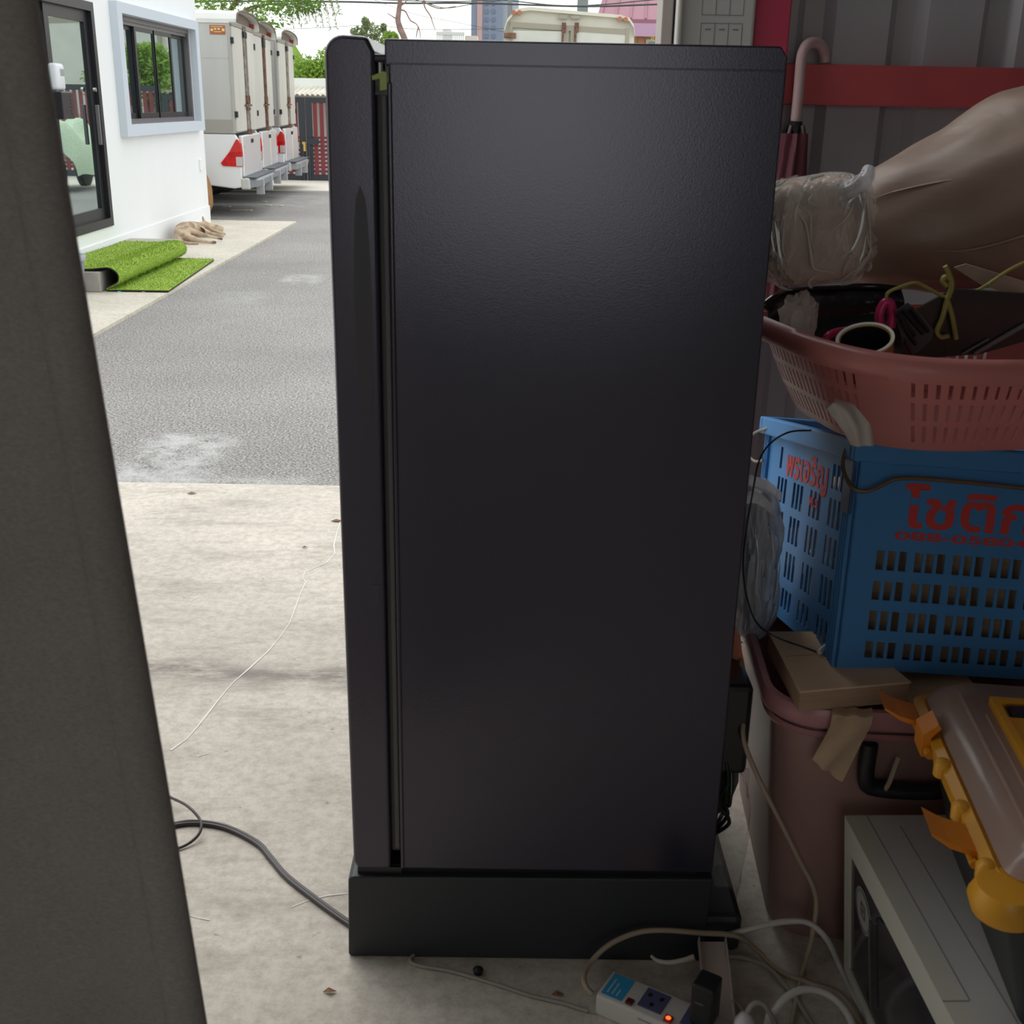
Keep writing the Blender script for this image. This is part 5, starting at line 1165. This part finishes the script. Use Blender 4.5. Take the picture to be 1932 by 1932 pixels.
# ---------------------------------------------------------------- trees and plants
M_GRN = mat('leaf_green', (0.10, 0.22, 0.03), 0.6, col2=(0.26, 0.40, 0.07), scale=3, translucent=0.3)
M_GRN2 = mat('leaf_bright', (0.20, 0.36, 0.04), 0.6, col2=(0.38, 0.52, 0.10), scale=2, translucent=0.35)
M_GRN3 = mat('leaf_grey_green', (0.20, 0.25, 0.12), 0.6, col2=(0.34, 0.40, 0.20), scale=3, translucent=0.3)
M_BARK = mat('bark', (0.22, 0.16, 0.12), 0.9, var=0.3, scale=8)
rt = random.Random(11)
def branch_tree(name, label, base, trunk, blobs, lm, n, size, droop=0.0, tw=0.09):
    t_ = thing(name, label, 'tree', base)
    sub('trunk', G().tube(trunk, lambda q: tw*(1-0.75*q), 8), M_BARK, t_, smooth=60, world=True)
    for c, r in blobs:
        st_ = trunk[-1] if len(trunk) < 3 else trunk[-2]
        sub('branch', G().tube([st_, (V(st_)+V(c))*0.5+V((0, 0, 0.15)), V(c)], lambda q: tw*0.3*(1-0.7*q), 6), M_BARK, t_, smooth=60, world=True)
    g_ = G()
    for c, r in blobs: leaves(g_, c, r, int(n*max(0.25, r[0]*r[2])), size, rt, droop=droop)
    fo = g_.done('foliage', lm, t_, world=True, fix=False); fo['kind'] = 'stuff'; return t_
YT = 24.5
p_ = lambda x, y, Y_=YT: UY(x, y, Y_)
branch_tree('feathery_tree', 'feathery green tree spreading above the box truck roofs', (-6.3, 25.5, 0), [(-6.3, 25.5, 0), (-6.2, 25.4, 1.5), (-5.8, 25.0, 2.8), (-5.2, 24.7, 3.5)],
    [(p_(455, 5), (0.75, 0.8, 0.40)), (p_(505, 28), (0.5, 0.7, 0.38)), (p_(480, 55), (0.42, 0.6, 0.30)), (p_(540, 10), (0.5, 0.6, 0.28)), (p_(415, 5), (0.45, 0.6, 0.35)), (p_(575, 8), (0.35, 0.5, 0.20)), (p_(500, -30), (1.3, 1.0, 0.4)), (p_(350, -10), (0.8, 1.0, 0.5))], M_GRN, 1000, 0.05, droop=0.4)
g = G()
t = thing('drooping_twigs', 'thin drooping leafy twigs hanging from the feathery tree over the yard', 'branch', p_(560, 30))
for k in range(16):
    a = p_(520+6.5*k, -18); b = p_(548+6.2*k, 25+30*math.sin(k*1.7)**2)
    m_ = a.lerp(b, 0.5)+V((0.06, 0, 0.05)); sub('twig', G().tube([a, m_, b], 0.006, 4, res=4), M_BARK, t, world=True)
    for q in range(26):
        s_ = q/25; p = a.lerp(m_, s_*2) if s_ < 0.5 else m_.lerp(b, s_*2-1)
        leaves(g, p, (0.05, 0.08, 0.05), 3, 0.032, rt, droop=1.0, aspect=0.25)
fo = g.done('foliage', M_GRN3, t, world=True, fix=False); fo['kind'] = 'stuff'
# banana plant: big arching blades, each its own leaf
bn = thing('banana_plant', 'banana plant with big arching leaves behind the gate roof', 'plant', (-3.9, 24.2, 0))
sub('stem', G().cyl((-3.95, 24.2, 0), (-3.9, 24.2, 1.7), 0.12, 0.07, 12), mat('banana_stem', (0.22, 0.28, 0.08), 0.7), bn, world=True)
def banana(tip, basep, w, curve):
    a, b = V(basep), V(tip); side = (b-a).cross(V((0, 1, 0.2))).normalized()
    return G().grid(lambda u, v, k: a.lerp(b, u)+V((0, 0, curve*math.sin(math.pi*u)))+side*((v-0.5)*2*w*math.sin(math.pi*min(1, 0.08+u*0.92))**0.6)+V((0, -0.05*abs(v-0.5), -0.12*abs(v-0.5))), 16, 6)
for tip, w, cv in ((p_(542, 62), 0.16, 0.02), (p_(610, 118), 0.15, 0.22), (p_(596, 150), 0.14, 0.25), (p_(563, 100), 0.13, 0.1), (p_(530, 120), 0.15, 0.2), (p_(632, 140), 0.14, 0.25)):
    sub('leaf', banana(tip, (-3.92, 24.2, 1.55), w*0.6, cv), M_GRN2, bn, smooth=60, world=True)
def shrub(label, base, blobs, lm, n, size):
    t_ = thing('shrub', label, 'shrub', base, group='shrubs behind the gate')
    bz = V(base)
    for c, r in blobs: sub('stem', G().tube([bz, bz.lerp(V(c), 0.6)+V((0, 0, 0.1)), V(c)], lambda q: 0.03*(1-0.7*q), 6), M_BARK, t_, world=True)
    g_ = G()
    for c, r in blobs: leaves(g_, c, r, int(n*max(0.3, r[0]*r[2])), size, rt)
    fo = g_.done('foliage', lm, t_, world=True, fix=False); fo['kind'] = 'stuff'
shrub('dense bright green shrub showing between the box trucks and the refrigerator', (-3.5, 24.0, 0), [(p_(575, 135, 24), (0.45, 0.4, 0.32)), (p_(610, 135, 24), (0.45, 0.4, 0.30)), (p_(600, 155, 24), (0.6, 0.4, 0.3)), (p_(640, 120, 24), (0.5, 0.4, 0.35))], M_GRN2, 2600, 0.045)
shrub('sparse pale shrub with upright twigs peeping over the refrigerator top', (-2.9, 25.0, 0), [(p_(700, 60, 25), (0.22, 0.3, 0.17)), (p_(690, 45, 25), (0.08, 0.2, 0.13)), (p_(675, 62, 25), (0.16, 0.2, 0.12)), (p_(720, 70, 25), (0.25, 0.3, 0.15)), (p_(724, 52, 25), (0.05, 0.1, 0.08))], M_GRN3, 900, 0.04)
shrub('bright green leafy shrub beside the bare trunk above the refrigerator', (-2.45, 24.6, 0), [(p_(738, 72, 24.6), (0.16, 0.2, 0.13)), (p_(742, 90, 24.6), (0.22, 0.3, 0.2)), (p_(730, 110, 24.6), (0.35, 0.35, 0.3))], M_GRN2, 1600, 0.045)
branch_tree('hedge_tree', 'leafy bright green tree just behind the fence bay, mirrored in the house window', (-0.3, 22.75, 0), [(-0.3, 22.75, 0), (-0.3, 22.75, 0.8), (-0.25, 22.75, 1.4)],
    [((-0.75, 22.8, 1.62), (0.62, 0.45, 0.55)), ((-0.1, 22.75, 1.75), (0.6, 0.45, 0.55)), ((0.45, 22.8, 1.6), (0.5, 0.45, 0.5)), ((-0.35, 22.75, 2.0), (0.45, 0.35, 0.32))], M_GRN2, 4200, 0.055)
# bare trunk with thin branches
bt = thing('bare_tree', 'thin leafless tree trunk with wiry branches against the sky', 'tree', p_(775, 180, 24.0))
tk = [V((-2.0, 24.0, 0))]+[p_(*q, 24.0) for q in ((776, 120), (764, 76), (757, 58), (751, 40), (752, 25), (754, 8), (755, -15), (757, -60))]
sub('trunk', G().tube(tk, lambda q: 0.07-0.035*q, 8), mat('bare_bark', (0.26, 0.17, 0.15), 0.9, var=0.2, scale=10), bt, smooth=60, world=True)
for pts in (((752, 38), (742, 32), (731, 25)), ((755, 18), (765, 22), (774, 38), (786, 46), (792, 60), (793, 72)), ((757, 10), (764, 5), (771, -4)), ((757, 66), (752, 60), (749, 52)), ((790, 50), (787, 60), (785, 72)),
            ((800, -8), (801, 12), (812, 30), (816, 42), (821, 56)), ((801, 4), (816, 12), (832, 16), (860, 12))):
    sub('branch', G().tube([p_(*q, 24.0) for q in pts], lambda q: 0.016-0.009*q, 6), mat('bare_bark', (0.26, 0.17, 0.15), 0.9, var=0.2, scale=10), bt, smooth=60, world=True)

# ---------------------------------------------------------------- street beyond: wires, poles, truck, buildings
M_WIRE = mat('black_wire', (0.05, 0.055, 0.05), 0.6)
for i, (pts, r, lab) in enumerate((
    (((330, 2), (620, 3), (760, 6), (900, 6), (1100, 12), (1247, 8)), 0.022, 'thick black overhead cable running across above the feathery tree'),
    (((600, -4), (700, -1), (850, 3), (960, -2)), 0.012, 'thin upper overhead wire crossing the bare trunk'),
    (((950, 0), (1050, 10), (1130, 9), (1247, -2)), 0.014, 'overhead wire sagging above the street truck roof'),
    (((800, 4), (840, 15), (890, 8)), 0.010, 'short sagging wire beside the grey tower'),
    (((300, 60), (560, 54), (700, 48), (820, 56), (1100, 50)), 0.006, 'faint low wire passing in front of the balustrade building'),
    (((690, -6), (780, 26), (850, 40)), 0.005, 'faint slanting wire descending towards the grey tower'))):
    P_ = [UY(*q, 31.0+0.6*i) for q in pts]; P_ = [P_[0]+(P_[0]-P_[1])*2]+P_+[P_[-1]+(P_[-1]-P_[-2])*2]
    tag(G().tube(P_, r, 6, res=8).done('overhead_wire', M_WIRE, smooth=60), lab, 'wire', 'overhead wires along the street')
for i, (px, w, lab) in enumerate(((1097, 0.15, 'grey concrete utility pole behind the street truck'), (961, 0.07, 'slim dark utility pole beside the grey tower'))):
    a = UY(px, 76, 32.0); t = thing('utility_pole', lab, 'pole', (a.x, 32.0, 0))
    sub('pole_shaft', G().cyl((a.x, 32.0, 0), (a.x, 32.0, 7.5), w*1.1, w*0.8, 12), mat('pole_grey', (0.22, 0.25, 0.25), 0.8), t, smooth=40, world=True)
    sub('cross_arm', G().box((a.x-0.9, 31.92, 6.2), (a.x+0.9, 32.0, 6.3)), M_GFR, t, world=True)
# street truck seen from behind
YK = 24.6
def K(px, py): return UY(px, py, YK)
k0, k1 = K(951, 75).x, K(1197, 75).x; zt = K(1060, 28).z; W = k1-k0
st = thing('street_truck', 'large cream street truck seen from behind over the refrigerator', 'truck', ((k0+k1)/2, YK, 0))
def kp(y, dz=0.0):
    return [(k0, y, 0.9), (k0, y, zt-0.30+dz), (k0+0.06, y, zt-0.12+dz), (k0+0.22, y, zt+0.06+dz), (k0+0.5, y, zt+0.10+dz), (k0+W*0.5, y, zt+0.05+dz), (k1-0.3, y, zt-0.01+dz), (k1-0.12, y, zt-0.06+dz), (k1-0.03, y, zt-0.18+dz), (k1, y, zt-0.35+dz), (k1, y, 0.9)]
sub('box_body', G().loft([kp(YK+0.08), kp(YK+5.5)]), mat('cream_box', (0.62, 0.60, 0.52), 0.6, var=0.06, scale=2), st, world=True)
sub('roof_skin', G().loft([[(x, y, z+0.03) for x, y, z in kp(YK-0.02)[1:-1]]+[(x, y, z-0.03) for x, y, z in kp(YK-0.02)[1:-1]][::-1], [(x, y, z+0.03) for x, y, z in kp(YK+5.6)[1:-1]]+[(x, y, z-0.03) for x, y, z in kp(YK+5.6)[1:-1]][::-1]]), mat('cream_skin', (0.66, 0.63, 0.53), 0.6), st, smooth=30, world=True)
M_KF = mat('door_frame_grey', (0.34, 0.31, 0.25), 0.7); M_KD = mat('cream_door', (0.60, 0.60, 0.55), 0.6, var=0.05, scale=3)
zl = zt-0.14
sub('door_header', G().loft([[(k0+0.12, YK+0.02, zl), (k1-0.12, YK+0.02, zl-0.10), (k1-0.12, YK+0.02, zl-0.20), (k0+0.12, YK+0.02, zl-0.10)], [(k0+0.12, YK+0.08, zl), (k1-0.12, YK+0.08, zl-0.10), (k1-0.12, YK+0.08, zl-0.20), (k0+0.12, YK+0.08, zl-0.10)]]), M_KF, st, world=True)
xm = K(1075, 60).x
for xa in (k0+0.10, xm-0.09, xm+0.02, k1-0.18): sub('door_post', G().box((xa, YK+0.015, 1.0), (xa+0.07, YK+0.08, zl-0.08)), M_KF, st, world=True)
for a, b in ((k0+0.17, xm-0.09), (xm+0.09, k1-0.18)):
    d_ = sub('rear_door', G().box((a, YK+0.03, 1.0), (b, YK+0.07, zl-0.16)), M_KD, st, world=True)
for px in (1062, 1086):
    c = K(px, 60); sub('lock_bar', G().cyl((c.x, YK-0.005, 1.0), (c.x, YK-0.005, zl), 0.022, n=8), M_RUST, st, world=True)
    c = K(px, 32); sub('bar_keeper', G().box((c.x-0.09, YK-0.01, c.z-0.04), (c.x+0.09, YK+0.015, c.z+0.03), 0.01), M_KF, st, world=True)
    c = K(px+4, 52); sub('bar_keeper', G().box((c.x-0.05, YK-0.03, c.z-0.09), (c.x+0.02, YK+0.015, c.z+0.09), 0.01), M_RUST, st, world=True)
for px, py in ((969, 24), (980, 24), (1169, 36), (1180, 37)):
    c = K(px, py); sub('marker_lamp', G().cyl((c.x, YK-0.06, c.z), (c.x, YK+0.02, c.z), 0.045, n=14), mat('marker_amber', (0.42, 0.14, 0.07), 0.3), st, world=True)
c = K(962, 67); sub('hinge', G().box((c.x-0.12, YK-0.02, c.z-0.05), (c.x+0.12, YK+0.02, c.z+0.05), 0.01), M_RUST, st, world=True)
sub('chassis', G().box((k0+0.3, YK+0.3, 0.5), (k1-0.3, YK+6.5, 0.9)), M_BLACK, st, world=True)
for x in (k0+0.15, k1-0.45): sub('wheel', G().cyl((x, YK+1.2, 0.478), (x+0.3, YK+1.2, 0.478), 0.5, n=24), M_TYRE, st, world=True)
for x in (k0+0.15, k1-0.45): sub('wheel', G().cyl((x, YK+5.6, 0.478), (x+0.3, YK+5.6, 0.478), 0.5, n=24), M_TYRE, st, world=True)
# grey tower
YTW = 120.0
def Wp(px, py): return UY(px, py, YTW)
x0, x1 = Wp(889, 40).x, Wp(947, 40).x; zb = 0.0
tw = thing('tower_block', 'distant blue-grey high-rise tower with a pinkish stripe', 'building', ((x0+x1)/2, YTW, 0))
sub('tower_wall', G().box((x0, YTW, -0.02), (x1, YTW+6, 24)), mat('tower_grey', (0.20, 0.235, 0.31), 0.8), tw, world=True)
xa, xb_ = Wp(900, 40).x, Wp(910, 40).x
sub('stripe', G().box((xa, YTW-0.12, 0), (xb_, YTW, 24)), mat('tower_pink', (0.46, 0.31, 0.30), 0.8), tw, world=True)
for px in (915, 928):
    for k in range(14):
        a, b = Wp(px, 72-k*15.5), Wp(px+6, 64-k*15.5)
        wd = sub('window', G().box((a.x, YTW-0.08, a.z), (b.x, YTW-0.02, b.z)), mat('tower_window', (0.12, 0.16, 0.24), 0.3), tw, world=True)
sub('wing', G().box((x1, YTW+1, -0.02), (x1+1.6, YTW+6, 22)), mat('tower_wing', (0.40, 0.44, 0.50), 0.8), tw, world=True)
# pale building with a balustrade
YBB = 70.0
def Bp(px, py): return UY(px, py, YBB)
t = thing('balustrade_building', 'distant pale building with a balustraded roof terrace', 'building', (Bp(850, 70).x, YBB, 0))
a, b = Bp(823, 74), Bp(886, 74); M_PB = mat('pale_building', (0.62, 0.62, 0.60), 0.8)
sub('building_wall', G().box((a.x, YBB, -0.02), (b.x+2.2, YBB+5, a.z-0.05)), M_PB, t, world=True)
zr = Bp(850, 63).z
sub('hand_rail', G().box((a.x, YBB, zr-0.08), (Bp(876, 70).x, YBB+0.3, zr+0.08)), M_PB, t, world=True)
for k in range(15):
    x = Bp(824+k*3.5, 70).x; sub('baluster', G().box((x, YBB+0.08, a.z-0.05), (x+0.055, YBB+0.2, zr-0.08)), M_PB, t, world=True)
sub('water_tank', G().lathe([(0.05, 0.3), (0.25, 0.26), (0.29, 0.0), (0.29, -0.6)], (Bp(841, 62).x, YBB+1.5, Bp(841, 62).z), 18), M_PB, t, smooth=40, world=True)
c = Bp(894, 70); sub('roof_shed', G().box((Bp(877, 70).x, YBB+0.2, a.z-0.1), (c.x+0.2, YBB+2, Bp(885, 67).z)), mat('roof_shed_beige', (0.58, 0.50, 0.45), 0.8), t, world=True)
# house with mauve roof and awning, mirrored in the door glass
YH = 33.0
def Hp(px, py): return UY(px, py, YH)
hs = thing('mauve_roof_house', 'two-storey house with a mauve tiled roof and yellow walls across the street', 'building', (5.5, YH, 0))
a, b = Hp(1131, 26), Hp(1250, 30); e = Hp(1131, 44)
xl = Hp(1146, 60).x
sub('house_wall', G().box((xl, YH+0.4, -0.02), (xl+9, YH+8, e.z)), mat('cream_yellow_wall', (0.66, 0.52, 0.30), 0.8), hs, world=True)
rf = G(); rf.loft([[(xl-0.3, YH, e.z), (xl+9.3, YH, e.z), (xl+9.3, YH, e.z+0.12), (xl-0.3, YH, e.z+0.12)], [(xl-0.6+0.8, YH+3.5, e.z+1.2), (xl+8.5, YH+3.5, e.z+1.2), (xl+8.5, YH+3.5, e.z+1.32), (xl+0.2, YH+3.5, e.z+1.32)]])
rfo = sub('roof', rf, mat('mauve_roof', (0.30, 0.13, 0.17), 0.7), hs, 'mauve tiled roof', world=True)
for k in range(24): sub('roof_rib', G().cyl((xl-0.2+k*0.4, YH-0.01, e.z+0.13), (xl+0.3+k*0.36, YH+3.5, e.z+1.33), 0.03, n=6), mat('mauve_roof', (0.42, 0.20, 0.24), 0.7), rfo, world=True)
sub('fascia', G().box((xl-0.3, YH-0.05, e.z-0.30), (xl+9.3, YH+0.05, e.z+0.02)), mat('purple_fascia', (0.48, 0.30, 0.44), 0.6), hs, world=True)
c0, c1 = Hp(1206, 60).x, Hp(1218, 60).x
sub('pillar', G().box((c0, YH+0.2, 0), (c1, YH+0.45, e.z-0.25)), mat('orange_pillar', (0.44, 0.19, 0.11), 0.8), hs, world=True)
for k in range(5):
    x = c1+0.06+k*1.5; wd = sub('window', G().box((x, YH+0.34, 1.6), (x+0.9, YH+0.42, e.z-0.35)), mat('pale_frame', (0.72, 0.73, 0.72), 0.6), hs, world=True)
    sub('pane', G().box((x+0.08, YH+0.31, 1.7), (x+0.42, YH+0.35, e.z-0.42)), mat('far_pane', (0.25, 0.32, 0.36), 0.2), wd, world=True); sub('pane', G().box((x+0.48, YH+0.31, 1.7), (x+0.82, YH+0.35, e.z-0.42)), mat('far_pane', (0.25, 0.32, 0.36), 0.2), wd, world=True)
pl_ = G(); c = Hp(1232, 66); leaves(pl_, c, (0.06, 0.05, 0.14), 40, 0.05, rt)
sub('yellow_flag', pl_, mat('yellow_cloth', (0.7, 0.55, 0.08), 0.7), hs, world=True)
aw = sub('awning', G().loft([[(xl+0.5, YH+0.35, 2.1), (xl+9, YH+0.35, 2.1), (xl+9, YH+0.35, 2.13), (xl+0.5, YH+0.35, 2.13)], [(xl+0.5, YH-1.4, 1.6), (xl+9, YH-1.4, 1.6), (xl+9, YH-1.4, 1.63), (xl+0.5, YH-1.4, 1.63)]]), mat('cream_awning', (0.70, 0.56, 0.36), 0.7), hs, world=True)
# scooter under a pale green cover, seen mirrored in the door glass
sc_ = thing('covered_scooter', 'scooter under a pale green cloth cover by the far fence', 'scooter', (-0.2, 18.6, 0))
def cover(u, v, k):
    a_ = math.pi*u; y = 17.9+1.5*v; h_ = 0.62+0.38*math.sin(math.pi*v)**0.5+0.12*math.sin(3*math.pi*v)
    return V((-0.2-0.36*math.cos(a_)*(1.05-0.25*math.sin(a_)), y, 0.22+(h_-0.2)*math.sin(a_)**0.7)) + V((0, 0, 0.02*math.sin(20*u+9*v)))
sub('cover', G().grid(cover, 36, 26), mat('pale_green_cloth', (0.56, 0.68, 0.50), 0.8, var=0.12, scale=22, stretch=(1, 1, 3)), sc_, smooth=60, world=True)
for y in (18.1, 19.25): sub('wheel', G().cyl((-0.25, y, 0.24), (-0.15, y, 0.24), 0.255, n=24), M_TYRE, sc_, world=True)
# litter near the trucks
for i, (px, py) in enumerate(((455, 397), (428, 390), (507, 388), (531, 389), (499, 381))):
    c = UZ(px, py, -0.02); s_ = (0.14, 0.05, 0.04, 0.025, 0.03)[i]
    tag(G().box((c.x-s_, c.y-0.05, -0.021), (c.x+s_, c.y+0.05, -0.010), 0.003).done('litter_scrap', mat('pale_litter', (0.55, 0.50, 0.40), 0.8)), ('longest flat cream litter scrap on the asphalt behind the first truck bumper', 'narrow cream litter scrap on the asphalt near the ochre sack', 'short cream litter scrap on the asphalt in line with the middle truck', 'smallest cream litter speck on the asphalt before the gate', 'small cream litter scrap on the asphalt under the rear bumpers')[i], 'litter', 'litter scraps behind the box trucks')
